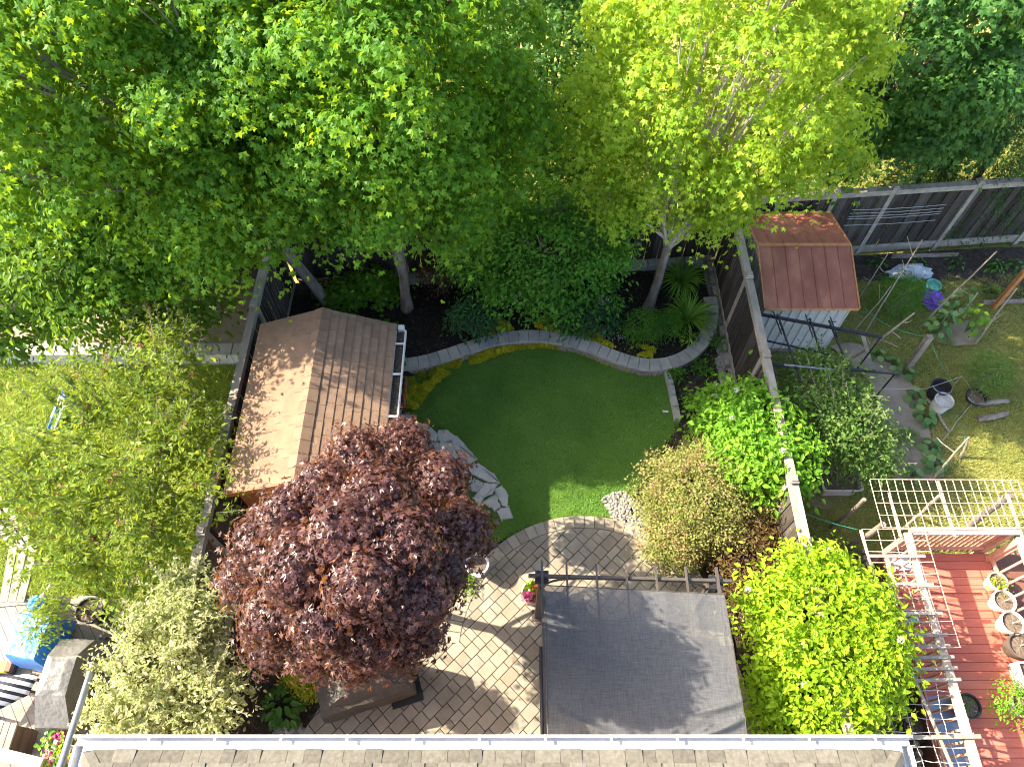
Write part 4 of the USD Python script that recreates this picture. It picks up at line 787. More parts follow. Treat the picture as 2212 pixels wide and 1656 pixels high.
# ---------------------------------------------------------------- bed plants
def blades(c, n, length, width, seed, lean=1.0, seg=5):
    """A clump of arching strap leaves: one mesh for each leaf."""
    g = np.random.default_rng(seed); out = []
    for i in range(n):
        a = g.random() * 6.283; L = length * g.uniform(.65, 1.1); d = np.array([math.cos(a), math.sin(a), 0]); s = np.array([-d[1], d[0], 0]); ln = lean * g.uniform(.5, 1.1)
        u = np.linspace(0, 1, seg + 1); p = np.asarray(c) + d * (.03 + L * ln * .75 * u ** 1.3)[:, None] + np.array([0, 0, 1.]) * (L * (u * .95 - .75 * ln * u ** 2.2))[:, None]
        w = width * np.array([.6, 1, 1, .8, .5, .05])[:seg + 1, None] * .5
        v = np.vstack([p - s * w, p + s * w]); f = np.array([[j, j + 1, seg + 2 + j, seg + 1 + j] for j in range(seg)])
        out.append(arr((v, f)))
    return out
def clump(name, label, cat, c, n, length, width, mat_, seed, parts=False, **kw):
    t = thing(name, label, cat, c); ls = blades(c, n, length, width, seed, **kw); g = np.random.default_rng(seed)
    if parts:
        for m in ls: t.add('leaf', m, mat_, rnd=np.full(len(m[0]), g.random()))
    else: t.add('leaves', cat_(*ls), mat_, rnd=np.concatenate([np.full(len(m[0]), g.random()) for m in ls]), kind='stuff')
    return t
clump('daylily', 'large arching daylily clump beside the end of the retaining wall', 'plant', (3.75, 9.35, .19), 190, 1.0, .034, 'lily_leaf', 301)
clump('daylily', 'daylily clump in the corner behind the right maple trunk', 'plant', (3.75, 10.4, .19), 150, .95, .032, 'lily_leaf', 302)
clump('daylily', 'shaded daylily at the fence foot between the viburnum and right maple', 'plant', (2.0, 10.5, .19), 110, .7, .026, 'viburnum_leaf', 303)
clump('daylily', 'shaded grassy clump at the fence left of the viburnum', 'plant', (-.75, 10.35, .19), 130, .75, .026, 'viburnum_leaf', 304)
clump('daylily', 'low strap-leaved clump at the bed end under the lime shrub', 'plant', (3.95, 1.15, .02), 70, .55, .025, 'lily_leaf', 305)
def rosette(name, label, cat, c, n, size, r, h, kind, mat_, seed, group=None, tilt=.6):
    """A low plant whose leaves are parts of their own."""
    g = np.random.default_rng(seed); t = thing(name, label, cat, c, group=group)
    for i in range(n):
        u = math.sqrt((i + .5) / n); a = i * 2.4 + g.normal(0, .2); d = np.array([math.cos(a), math.sin(a), 0])
        p = np.asarray(c) + d * r * u * .75 + [0, 0, h * (1.1 - .75 * u ** 2) * g.uniform(.8, 1.1)]
        m = leaves(p[None], (d * tilt * u + [0, 0, 1] + g.normal(size=3) * .15)[None], (d + g.normal(size=3) * .15 - [0, 0, .25 * u])[None], size * g.uniform(.8, 1.15), kind)
        t.add('leaf', m, mat_, rnd=np.full(len(m[0]), g.random()))
    m = [tube([np.asarray(c) + [0, 0, -.02], np.asarray(c) + [r * .4 * math.cos(a), r * .4 * math.sin(a), h * .8]], [.008, .005], 4) for a in np.arange(0, 6.2, .7)]
    t.add('stems', cat_(*m), mat_, kind='stuff')
    return t
c = P(615, 1520, .2); rosette('hosta', 'dark green broad-leaved plant in mulch left of the covered grill', 'plant', (c[0], c[1], .02), 70, .19, .42, .4, 'ovate', 'hosta_leaf', 311)
c = P(392, 1190, .4); rosette('hosta', 'pale green hosta glowing in sun beside the left fence', 'plant', (-5.2, c[1], 0), 42, .22, .38, .4, 'round', 'pale_hosta_leaf', 312)
c = P(495, 810, .3); rosette('hosta', 'dark hosta at the left fence behind the shed', 'plant', (-5.3, 7.75, 0), 50, .24, .5, .42, 'round', 'hosta_leaf', 313)
shrub('peony', 'dark leafy peony at the left front of the viburnum', 'plant', [((-.75, 9.2, .62), (.5, .35, .3))], 'peony_leaf', 60, 18, .13, 'slim', 321, spread=.14, foot=(-.75, 9.2, .19), r0=.01)
t, q, d = shrub('peony', 'dark leafy peony with a cream flower head right of the viburnum', 'plant', [((1.55, 9.25, .65), (.6, .35, .32))], 'peony_leaf', 80, 18, .13, 'slim', 322, spread=.14, foot=(1.55, 9.25, .19), r0=.01)
for x, y in ((1.85, 9.3), (2.0, 9.38), (1.8, 9.4)):
    o = N(np.random.default_rng(int(x * 99)).normal(size=(70, 3))) * .07 * [1, 1, .5]; t.add('flower', leaves(np.array([x, y, .98]) + o, o, o[::-1] + .01, .035, 'tiny'), 'flower_white', rnd=np.repeat(np.linspace(0, 1, 70), 4))
rosette('primrose', 'small yellow-green upright plant in the right end of the mulch bed', 'plant', (3.72, 8.8, .2), 22, .13, .16, .32, 'slim', 'hydrangea_leaf', 331)
k = 0
for (x, y), lab in zip([(1504, 735), (1515, 795), (1490, 870), (1463, 812), (1545, 745)], ['leafy weed in the soil below the wall curve', 'leafy seedling in the middle of the small right bed', 'seedling at the edge of the rusty shrub', 'tiny bright seedling beside the edging stones', 'green weed at the gravel strip under the fence']):
    p = P(x, y, .1); shrub('seedling', lab, 'plant', [((p[0], p[1], .15), (.17, .15, .13))], 'viburnum_leaf', 14, 12, .07, 'ovate', 340 + k, spread=.08, r0=.005, nl=6, foot=(p[0], p[1], 0)); k += 1
# yellow ground cover along the wall
def carpet(name, label, cat, poly, n, size, kind, mat_, z, h, seed, z1=None):
    g = np.random.default_rng(seed); q = scatter(poly, n, seed); lump = meshkit.fbm(np.c_[q * 4, np.zeros(len(q))], 3, seed)
    keep = lump > .34; q, lump = q[keep], lump[keep]
    c = np.c_[q, z + h * np.clip((lump - .3) * 2.2, 0, 1) * g.uniform(.35, 1, len(q))]
    m = leaves(c, g.normal(size=(len(q), 3)) * .55 + [0, 0, 1], g.normal(size=(len(q), 3)), size * g.uniform(.7, 1.3, len(q)), kind)
    single(name, m, mat_, label, cat, kind='stuff', rnd=np.repeat(np.clip(.6 * g.random(len(q)) + .6 * lump - .2, 0, 1), len(LEAF[kind][0])))
front = [tuple(w + np.array([.02, -.1])) for w in wl[4:150:6]]
carpet('ground_cover', 'yellow creeping ground cover along the front of the retaining wall', 'ground cover', Polygon(front + px((1225, 753), (1130, 752), (1050, 778), (980, 800), (935, 835), (897, 885), (868, 876), (860, 830))).buffer(.03), 22000, .042, 'round', 'jenny_leaf', .03, .18, 401)
carpet('ground_cover', 'yellow ground cover in the bed left of centre on the wall top', 'ground cover', Polygon(px((1030, 716), (1050, 690), (1090, 690), (1110, 712), (1060, 722), z=.24)), 2600, .04, 'round', 'jenny_leaf', .21, .12, 402)
carpet('ground_cover', 'yellow ground cover in the bed along the middle of the wall', 'ground cover', Polygon(px((1155, 708), (1160, 690), (1230, 690), (1290, 715), (1330, 750), (1300, 745), (1240, 722), z=.24)), 4200, .04, 'round', 'jenny_leaf', .21, .12, 403)
carpet('ground_cover', 'yellow tuft in the bed near the lowest bend of the wall', 'ground cover', Polygon(px((1360, 760), (1375, 745), (1410, 755), (1405, 768), z=.24)).buffer(.05), 900, .04, 'round', 'jenny_leaf', .21, .12, 404)
carpet('ground_cover', 'small yellow tufts at the lawn foot of the wall right of centre', 'ground cover', Polygon(px((1290, 775), (1310, 770), (1320, 785), (1300, 788))).union(Polygon(px((1360, 795), (1385, 792), (1380, 805), (1362, 805)))).convex_hull, 420, .04, 'round', 'jenny_leaf', .03, .1, 405)
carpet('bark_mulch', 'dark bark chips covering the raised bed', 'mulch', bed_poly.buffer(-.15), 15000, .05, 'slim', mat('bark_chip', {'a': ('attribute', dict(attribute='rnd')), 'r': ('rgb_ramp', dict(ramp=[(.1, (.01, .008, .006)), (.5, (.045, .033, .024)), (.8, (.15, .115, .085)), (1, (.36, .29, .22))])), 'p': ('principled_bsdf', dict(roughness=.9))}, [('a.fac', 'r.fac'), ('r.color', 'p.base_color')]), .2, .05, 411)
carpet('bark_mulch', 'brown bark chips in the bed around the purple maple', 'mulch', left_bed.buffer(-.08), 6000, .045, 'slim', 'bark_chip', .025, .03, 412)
carpet('bark_mulch', 'brown chips and soil in the bed along the right fence', 'mulch', side_bed.buffer(-.08), 5000, .045, 'slim', 'bark_chip', .02, .03, 413)
carpet('fallen_petals', 'white fallen petals on the mulch in front of the right maple', 'petals', Polygon(px((1290, 690), (1340, 680), (1350, 735), (1310, 740), (1285, 715), z=.24)), 150, .035, 'tiny', 'flower_white', .25, .01, 414)
carpet('low_greenery', 'low shaded greenery around the back of the brown shed', 'ground cover', Polygon([(-3.9, 8.2), (-2.2, 8.15), (-2.4, 9.3), (-3.6, 9.5)]), 2200, .05, 'round', 'viburnum_leaf', .21, .15, 415)

# ---------------------------------------------------------------- grass
def grass(name, label, poly, n, mat_, h, seed, z=0.0, kinds=3, avoid=None):
    g = np.random.default_rng(seed); pi = UsdGeom.PointInstancer.Define(stage, f'/World/{name}'); protos = []
    for k in range(kinds):
        p = Thing(f'/World/{name}', (0, 0, 0)); ls = blades((0, 0, 0), 16, h, h * .13, seed * 10 + k, lean=.7, seg=2)
        ls = [(v + [*g.normal(0, h * .5, 2), 0], f) for v, f in ls]
        p.add(f'tuft', cat_(*ls), mat_, rnd=np.concatenate([np.full(len(v), g.random()) for v, f in ls])); protos.append(f'/World/{name}/tuft' + ('' if k == 0 else f'_{k:03d}'))
    q = scatter(poly if avoid is None else poly.difference(avoid), n, seed + 1); m = len(q)
    pi.CreatePrototypesRel().SetTargets([Sdf.Path(x) for x in protos]); pi.CreateProtoIndicesAttr(Vt.IntArray.FromNumpy(g.integers(0, kinds, m).astype(np.int32)))
    pi.CreatePositionsAttr(Vt.Vec3fArray.FromNumpy(np.c_[q, np.full(m, z)].astype(np.float32)))
    a = g.random(m) * math.pi; pi.CreateOrientationsAttr(Vt.QuathArray([Gf.Quath(float(math.cos(x)), 0, 0, float(math.sin(x))) for x in a]))
    pi.CreateScalesAttr(Vt.Vec3fArray.FromNumpy((g.uniform(.7, 1.35, (m, 1)) * np.ones((1, 3))).astype(np.float32)))
    tag(f'/World/{name}', label, 'grass', kind='stuff')
grass('lawn_grass', 'short dark green grass of the middle lawn', lawn_poly.buffer(.04), 24000, 'grass_blade', .05, 501)
carpet('clover', 'small round clover leaves through the middle lawn', 'clover', lawn_poly.buffer(-.1), 9000, .022, 'round', 'clover_leaf', .03, .035, 505)
grass('left_garden_grass', 'sunny yellow-green grass of the left garden', Polygon([(-12, 2.6), (-5.1, 2.6), (-5.1, 8.3), (-12, 8.3)]), 16000, 'grass_blade_sunny', .07, 502, avoid=Polygon([(-12, 1), (-6.4, 1), (-6.4, 3.5), (-12, 3.5)]))
grass('right_garden_grass', 'patchy dry grass of the right garden', Polygon([(4.75, 3.0), (12, 3.0), (12, 11.0), (7, 10.6), (7, 8.6), (4.75, 8.6)]), 17000, 'grass_blade_dry', .05, 503, avoid=veg_poly.buffer(.03).union(Polygon([(6.3, 0), (12, 0), (12, 4.1), (6.3, 4.1)])))
grass('field_grass', 'long dry grass of the field beyond the back fence', Polygon([(-14, 11.2), (-5, 11.2), (14, 12.3), (14, 18), (-14, 18)]), 14000, 'grass_blade_dry', .12, 504)
# ---------------------------------------------------------------- pergola with shade cloth
pgl = thing('pergola', 'brown metal pergola with grey sagging shade cloth on the patio', 'pergola', (1.7, 1.9, 0))
X0, X1, Y0, Y1, PZ = .44, 2.99, .55, 3.18, 2.32
def pg(x, y, z): return np.array([x, y - .028 * (x - .44), z])
for x in (X0, X1):
    for y in (Y0, Y1):
        p = pgl.add('post', beam(pg(x, y, .06), pg(x, y, PZ + .02), .1, .1, up=(0, 1, 0)), 'bronze_metal')
        p.add('post_cap', cat_(beam(pg(x - .1, y, PZ + .0), pg(x + .1, y, PZ + .0), .2, .012), beam(pg(x, y, PZ + .08), pg(x, y, PZ + .14), .06, .06, up=(0, 1, 0))), 'black_metal')
        p.add('base_plate', beam(pg(x - .1, y, .066), pg(x + .1, y, .066), .2, .012), 'bronze_metal')
        sx, sy = (1 if x == X0 else -1), (1 if y == Y0 else -1)
        u = np.linspace(0, math.pi / 2, 7)
        p.add('brace', tube([pg(x + sx * (.05 + .45 * (1 - math.cos(a))), y, PZ - .5 + .47 * math.sin(a)) for a in u], .018, 6), 'bronze_metal', smooth=40)
        p.add('brace', tube([pg(x, y + sy * (.05 + .45 * (1 - math.cos(a))), PZ - .5 + .47 * math.sin(a)) for a in u], .018, 6), 'bronze_metal', smooth=40)
for y in (Y0, Y1): pgl.add('beam', beam(pg(X0 - .2, y, PZ + .05), pg(X1 + .22, y, PZ + .05), .04, .09), 'bronze_metal')
for k, x in enumerate([X0, .78 + .02, 1.235, 1.67, 2.1, 2.54, X1]):
    end = k in (0, 6)
    pgl.add('rafter', beam(pg(x, Y0 - .25, PZ + .12), pg(x, Y1 + (.24 if k == 0 else .18), PZ + .12), .036 if end else .026, .05), 'bronze_metal')
# cloth: taut in front, sagging in folds towards the house
nx, ny = 130, 120
S, T = np.meshgrid(np.linspace(0, 1, nx), np.linspace(0, 1, ny)); yf = 3.02 - .06 * S
yy = .62 + (yf - .62) * T; xx = X0 + .03 + (X1 + .02 - X0 + .03 * (1 - T)) * S
gz = meshkit.fbm(np.stack([xx * 1.2, yy * 2.5, 0 * xx], -1), 4, 6) - .5
bays = np.abs(np.sin(S * math.pi * 6))
def fold(c0, c1, amp, wd):                                 # a long crease from c0 to c1 in (s, t)
    d = N(np.array(c1) - np.array(c0)); n_ = np.array([-d[1], d[0]]); q = (S - c0[0]) * n_[0] + (T - c0[1]) * n_[1]; l = (S - c0[0]) * d[0] + (T - c0[1]) * d[1]
    q = q + .03 * np.sin(l * 6); return amp * np.exp(-(q / wd) ** 2) * np.clip(l * 4, 0, 1) * np.clip((np.linalg.norm(np.array(c1) - np.array(c0)) - l) * 5, 0, 1)
sag = .012 * np.sin(T * math.pi * 1.5) * bays + .05 * gz * (1.2 - T)
for f_ in (((-.04, .36), (.38, .2), .1, .018), ((.34, .22), (.68, .16), .09, .018), ((.58, .17), (1.08, .35), .1, .02), ((.66, .31), (1.05, .44), .09, .018), ((.68, .285), (.92, .33), .06, .014), ((.2, .36), (.55, .28), .03, .02), ((-.02, .6), (.95, .52), .02, .012)): sag = sag + fold(*f_)
sag -= .06 * np.clip(.18 - T, 0, 1) / .18 * (1 - .5 * np.abs(np.cos(S * 7)))
hem = (T > .985) * 0.0
zz = PZ + .165 + sag - .01 * bays
cv = np.stack([xx, yy - .028 * (xx - .44), zz], -1).reshape(-1, 3)
cf = np.array([[i * nx + j, i * nx + j + 1, (i + 1) * nx + j + 1, (i + 1) * nx + j] for i in range(ny - 1) for j in range(nx - 1)])
can = pgl.add('canopy', (cv, cf), 'shade_cloth', smooth=True)
can.add('hem', tube(cv.reshape(ny, nx, 3)[-1][::4] + [0, 0, .002], .007, 5), 'bronze_metal')
for k in (0, -1): can.add('hem', tube(cv.reshape(ny, nx, 3)[:, k][::4] + [0, 0, .002], .008, 5), 'bronze_metal')
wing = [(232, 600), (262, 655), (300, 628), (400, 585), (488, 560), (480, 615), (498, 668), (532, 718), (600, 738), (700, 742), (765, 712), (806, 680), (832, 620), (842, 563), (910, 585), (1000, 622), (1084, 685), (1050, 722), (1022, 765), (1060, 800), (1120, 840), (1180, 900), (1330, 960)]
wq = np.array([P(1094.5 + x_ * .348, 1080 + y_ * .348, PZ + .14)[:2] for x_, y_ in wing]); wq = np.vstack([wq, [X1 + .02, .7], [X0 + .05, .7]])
wv, wf = sheet(Polygon(wq).buffer(0), PZ + .149, step=.12); can.add('added_dark_layer', (wv, wf), 'shade_cloth')  # made-up second layer, cut so the canopy darkens along a scalloped shadow-like outline
pgl.add('rolled_curtain', tube([pg(X0 - .03, y, PZ - .02 + .015 * math.sin(y * 9)) for y in np.linspace(.6, 2.2, 14)], .035, 8), 'black_plastic', smooth=50)
# furniture half seen through the cloth
tb = thing('patio_table', 'dark round table under the shade cloth of the pergola', 'table', (1.55, 1.9, .06))
tb.add('tabletop', lathe([(.0, .70), (.52, .70), (.54, .715), (.52, .73), (0, .73)], (1.55, 1.9, .06), 28), 'bronze_metal', smooth=40)
tb.add('pedestal', lathe([(.25, 0), (.25, .03), (.05, .06), (.04, .69), (.0, .69)], (1.55, 1.9, .06), 16), 'bronze_metal', smooth=40)
def chair(x, y, rz, label):
    t = thing('patio_chair', label, 'chair', (x, y, .06), rz, 'chairs around the patio table')
    t.loc = np.zeros(3)
    t.add('seat', box(-.24, .24, -.24, .24, .4, .46), 'brown_plastic'); t.add('backrest', box(-.24, .24, .25, .29, .42, .9), 'brown_plastic')
    for a in (-.22, .22):
        for b in (-.22, .22): t.add('leg', beam((a, b, 0), (a, b, .399), .035, .035, up=(0, 1, 0)), 'bronze_metal')
chair(1.0, 2.55, 35, 'brown patio chair left of the table under the cloth front'); chair(2.2, 2.5, -40, 'brown patio chair right of the table under the cloth front')

# ---------------------------------------------------------------- patio things
c = P(1150, 1290, .06)
tub = thing('flower_tub', 'round whitish tub of red, pink and white flowers by the pergola post', 'planter', c)
tub.add('tub', lathe([(.15, 0), (.19, .3), (.205, .31), (.205, .36), (.175, .36), (.17, .29), (0, .29)], c), 'terracotta_pale', smooth=40)
for k, (dx, dy, m_, kd) in enumerate([(.05, .03, 'flower_red', 'flower'), (.06, -.07, 'flower_red', 'flower'), (-.07, -.08, 'flower_pink', 'flower'), (-.03, -.04, 'flower_white', 'flower'), (-.04, .08, 'lime_leaf', 'foliage'), (.0, .0, 'viburnum_leaf', 'foliage')]):
    m, r_, _ = crown([((c[0] + dx, c[1] + dy, c[2] + .38), (.07, .07, .06))], 12, 8, .045, 'round', 600 + k, spread=.03, shell=.2); tub.add(kd, m, m_, rnd=r_, kind='stuff')
c = P(1033, 1232, .06)
urn = thing('garden_urn', 'white fluted urn on a foot half hidden by the purple maple', 'urn', c)
urn.add('foot', lathe([(.14, 0), (.14, .04), (.07, .08), (.06, .16)], c), 'white_paint', smooth=40); urn.add('bowl', lathe([(.06, .161), (.13, .2), (.17, .3), (.2, .38), (.215, .385), (.2, .4), (.17, .37), (0, .36)], c), 'white_paint', smooth=40); urn.add('soil', disc(c + [0, 0, .372], .165, 18, .015), 'pot_soil')
m, r_, _ = crown([((*(P(1000, 1262, .1)[:2]), .16), (.16, .2, .1))], 26, 10, .05, 'ovate', 611, spread=.06, shell=.3)
single('patio_weed', m, 'hydrangea_leaf', 'bright green tuft at the paver edge under the purple maple', 'plant', rnd=r_, kind='stuff')
# covered grill
def cover(t, name, rings, mat_, seed, amp=.02, sub=3):
    """A draped cover: closed rings of corner points from the hem to the top, made finer and crumpled."""
    R = np.array(rings, float); k, n = R.shape[:2]
    def fine(r): return np.concatenate([np.linspace(r[i], r[(i + 1) % n], 8, endpoint=False) for i in range(n)])
    F = np.array([fine(r) for r in R]); rows = [F[i] + (F[i + 1] - F[i]) * u for i in range(k - 1) for u in np.linspace(0, 1, 7, endpoint=False)] + [F[-1] + (F[-1].mean(0) - F[-1]) * u for u in np.linspace(0, .98, 6)]
    V = np.array(rows); m_ = V.shape[1]; c_ = V.mean((0, 1)); dn = N(V - c_)
    V = V + dn * ((meshkit.fbm(V * [5, 5, 2.5], 3, seed) - .5) * 2 * amp)[..., None]
    f = np.array([[i * m_ + j, i * m_ + (j + 1) % m_, (i + 1) * m_ + (j + 1) % m_, (i + 1) * m_ + j] for i in range(len(V) - 1) for j in range(m_)])
    return t.add(name, (V.reshape(-1, 3), f), mat_, smooth=28)
gc, ga = np.array([-2.33, 1.93]), math.radians(17)
def gl(x, y, z): return np.array([gc[0] + x * math.cos(ga) - y * math.sin(ga), gc[1] + x * math.sin(ga) + y * math.cos(ga), z])
gr = thing('covered_grill', 'barbecue grill under a crumpled dark brown cover on the pavers', 'grill', (*gc, .06))
ring = lambda x0, x1, y0, y1, z: [gl(x0, y0, z), gl(x1, y0, z), gl(x1, y1, z), gl(x0, y1, z)]
cover(gr, 'cover', [ring(-.72, .74, -.27, .27, .17), ring(-.71, .73, -.29, .29, .55), ring(-.7, .72, -.28, .29, .86), ring(-.62, .68, -.2, .26, .9), ring(-.3, .36, -.12, .22, 1.06), ring(-.26, .32, .0, .12, 1.1)], 'grill_cover_brown', 5, .045)
for a in (-.55, .55):
    for b in (-.18, .18): gr.add('wheel', tube([gl(a, b - .025, .13), gl(a, b + .025, .13)], .07, 14), 'black_plastic', smooth=40)
gr.add('frame', cat_(beam(gl(-.6, -.2, .22), gl(.6, -.2, .22), .04, .04), beam(gl(-.6, .2, .22), gl(.6, .2, .22), .04, .04)), 'black_metal')
single('grill_mat', prism([gl(.3, -.36, 0)[:2], gl(.82, -.36, 0)[:2], gl(.82, .1, 0)[:2], gl(.3, .1, 0)[:2]], .07, .078), 'black_plastic', 'thin black mat on the pavers under the covered grill', 'mat')
for lab, pxy in (('small white plastic tag lying on the lawn edge', (1437, 888)), ('white plant marker lying on the soil of the right bed', (1500, 866))):
    c = P(*pxy, .05); single('plant_tag', prism([(c[0] - .06, c[1] + .02), (c[0] - .05, c[1] - .015), (c[0] + .05, c[1] - .03), (c[0] + .07, c[1]), (c[0] + .04, c[1] + .015)], .05, .056), 'white_paint', lab, 'tag')
c = P(655, 672, .35); wb = thing('rain_barrel', 'pale green barrel behind the back corner of the brown shed', 'barrel', (-4.2, 8.35, .3))
wb.add('barrel', lathe([(.24, 0), (.28, .3), (.28, .6), (.26, .85), (.24, .86)], (-4.2, 8.35, .3)), 'grey_green_paint', smooth=40); wb.add('lid', lathe([(.27, .86), (.28, .9), (.2, .92), (0, .92)], (-4.2, 8.35, .3)), 'grey_green_paint', smooth=40)

# ---------------------------------------------------------------- right garden
def R2(x, y): return (1636 + x * .348, 547.2 + y * .348)
tr = thing('bar_trellis', 'flat trellis of thin black bars in front of the rusty roofed shed', 'trellis', P(1780, 745, 1.55)); Z = 1.6
H = lambda p, z=Z: P(*R2(*p), z)
tr.add('beam', beam(H((-5, 373)), H((775, 520)), .05, .05), 'black_metal'); tr.add('beam', beam(H((20, 684)), H((872, 742)), .05, .05), 'black_metal'); tr.add('beam', beam(H((48, 540), Z - .03), H((466, 630), Z - .03), .03, .03), 'black_metal')
for a, b in (((0, 385), (112, 755)), ((124, 378), (275, 800)), ((324, 402), (455, 805)), ((444, 415), (637, 882))): tr.add('crossbar', beam(H(a, Z + .045), H(b, Z + .045), .028, .03), 'black_metal')
for a, b in (((98, 358), (150, 502)), ((298, 378), (345, 520)), ((452, 395), (500, 520))):
    tr.add('ladder_rail', beam(H(a, Z + .08), H(b, Z + .08), .018, .02), 'black_metal')
    a_, b_ = np.array(a, float), np.array(b, float)
    for u in (.25, .55, .8): q = a_ + (b_ - a_) * u; tr.add('rung', beam(H(tuple(q), Z + .081), H(tuple(q + [26, -4]), Z + .081), .014, .014), 'black_metal')
tr.add('pipe', tube([H((165, 690), Z + .05), H((470, 722), Z + .05)], .022, 8), 'steel', smooth=50)
for q in ((773, 520), (866, 741)): e = H(q); tr.add('leg', tube([(e[0] - .02, e[1], 0), (e[0] - .02, e[1], Z - .03)], .018, 6), 'black_metal')
g = np.random.default_rng(7)
def stick(lab, base, top, r, m='twig', forks=0, nm='bean_pole', cat='pole', z0=0.0, top_z=None, square=False):
    b, t_ = standing(base, top, z0)
    if top_z is not None: t_ = P(*top, top_z)
    t = thing(nm, lab, cat, b)
    if square: t.add('stake', beam(b, t_, r * 2, r * 2, up=(0, 1, 0)), m); return t
    pts = wobble(b - [0, 0, .05], t_, 8, min(r * .35, .007), g); t.add('stem', tube(pts, np.linspace(r, r * .55, 8), 7), m, smooth=50)
    for k in range(forks):
        i = int(g.integers(3, 7)); e = pts[i] + N(g.normal(size=3) + (t_ - b) * .8) * g.uniform(.2, .45); t.add('twig', tube(wobble(pts[i], e, 4, .01, g), np.linspace(r * .5, r * .2, 4), 5), m)
    return t
stick('thick short brown post leaning at the edge of the bare soil strip', R2(930, 712), R2(1072, 515), .055, 'old_wood', nm='wooden_stake', square=True)
stick('long orange-brown post at the right edge behind the bean plants', (2146, 665), (2214, 586), .045, 'orange_wood', nm='wooden_stake', square=True)
stick('longest crooked bean pole rising over the heart-leaved beans', (1986, 706), (2153, 543), .024, forks=2)
stick('forked grey pole right of the beans standing in the grass', (2108, 741), (2197, 622), .026, forks=1)
stick('tall thin pale pole with twiggy top left of the bush', (1869, 718), (1992, 518), .018, forks=4)
stick('thin branch leaning beside the right wall of the metal shed', (1852, 648), (1920, 545), .014, forks=3)
stick('thin tan stick from the trellis towards the compact bush', (1838, 722), (1925, 617), .016, forks=1)
stick('rough thick branch bound with dry vines at the trellis', (1817, 790), (1975, 676), .03, forks=6)
stick('slim straight grey stick behind the thick short post', (2012, 726), (2051, 672), .012)
stick('white stick among the bean leaves', (2073, 679), (2112, 632), .014, 'white_paint')
stick('weathered plank propping the black trellis bar', R2(715, 722), R2(655, 510), .035, 'fence_rail', nm='wooden_stake', top_z=1.55, square=True)
stick('forked branch stuck at the corner of the vegetable bed', (2005, 1046), (2092, 945), .026, forks=1)
stick('short brown branch beside the forked corner branch', R2(1260, 1270), R2(1312, 1140), .03)
stick('thin black rod standing beside the beans', (2091, 731), (2112, 695), .01, 'black_metal')
def lying(nm, lab, cat, a, b, r, m, z=.05):
    t = thing(nm, lab, cat, P(*a, z)); p = wobble(P(*a, z), P(*b, z + .02), 8, .012, g); t.add('log', tube(p, r * (1 + .15 * g.normal(size=8)), 9), m, smooth=40); t.add('stub', tube([p[3], p[3] + [.05, -.09, .03]], [r * .5, r * .2], 6), m); return t
lying('log', 'grey split log lying in the right grass, the upper of two', 'log', R2(1375, 935), R2(1555, 915), .05, 'fence_rail')
lying('log', 'knotty grey log lying below the split log in the right grass', 'log', R2(1365, 1030), R2(1550, 990), .055, 'bark')
lying('stick', 'bare stick lying in the grass below the white bucket', 'stick', (1994, 852), (2049, 931), .025, 'twig', .03)
for lab, a, b in (('board edging of the soil bed below the back fence', (1926, 554), (2068, 551)), ('board at the near edge of the corner bed', (2122, 654), (2222, 650)), ('board edging behind the small bed under the trellis', R2(205, 700), R2(262, 870))):
    single('edging_board', beam(P(*a, .06), P(*b, .06), .04, .14), 'old_wood', lab, 'board')
def bucket(lab, base, r, h, m, inner, white=False, name='bucket'):
    c = P(*base, 0); t = thing(name, lab, name.split('_')[-1], c)
    t.add('body', lathe([(r * .8, 0), (r * .97, h - .03), (r * 1.04, h - .025), (r * 1.04, h), (r * .95, h), (r * .93, h - .06)], c), m, smooth=40)
    t.add('contents', disc(c + [0, 0, h - .05 if white else h * .55], r * .9, 18, .02), inner); 
    t.add('handle', tube([c + [r * math.cos(a), r * math.sin(a), h + .01] for a in np.linspace(3.3, 6.1, 10)], .006, 5), 'steel'); return t
bucket('black bucket beside a white one in the right grass', (2016, 853), .19, .36, 'black_plastic', 'black_plastic'); bucket('white bucket filled to the brim beside the black bucket', (2023, 882), .18, .34, 'white_paint', 'concrete', True)
bucket('shallow black ring pot beside the pale bush', (2102, 863), .2, .14, 'black_plastic', 'pot_soil', name='plant_pot')
c = (6.155, 5.62, 0); tb2 = thing('plastic_tub', 'pale grey plastic storage tub holding the apple shrub', 'tub', c)
def tubrings(): 
    o = [(.8, 0), (1, .36), (1.06, .362), (1.06, .39), (.96, .39), (.92, .3)]; base = np.array(Polygon([(-.31, -.19), (.31, -.19), (.31, .19), (-.31, .19)]).buffer(.05).exterior.coords)[:-1]
    n = len(base); v = np.vstack([np.c_[base * s, np.full(n, z)] for s, z in o]) + np.array(c); f = np.array([[i * n + j, (i + 1) * n + j, (i + 1) * n + (j + 1) % n, i * n + (j + 1) % n] for i in range(5) for j in range(n)])
    return v, f
tb2.add('tub', tubrings(), 'tub_plastic', smooth=35); tb2.add('soil', sheet(Polygon([(5.83, 5.42), (6.48, 5.42), (6.48, 5.82), (5.83, 5.82)]), .31, step=.1, bump=.03), 'pot_soil')
wl_ = (Polygon([(5.83, 5.42), (6.48, 5.42), (6.48, 5.82), (5.83, 5.82)]))
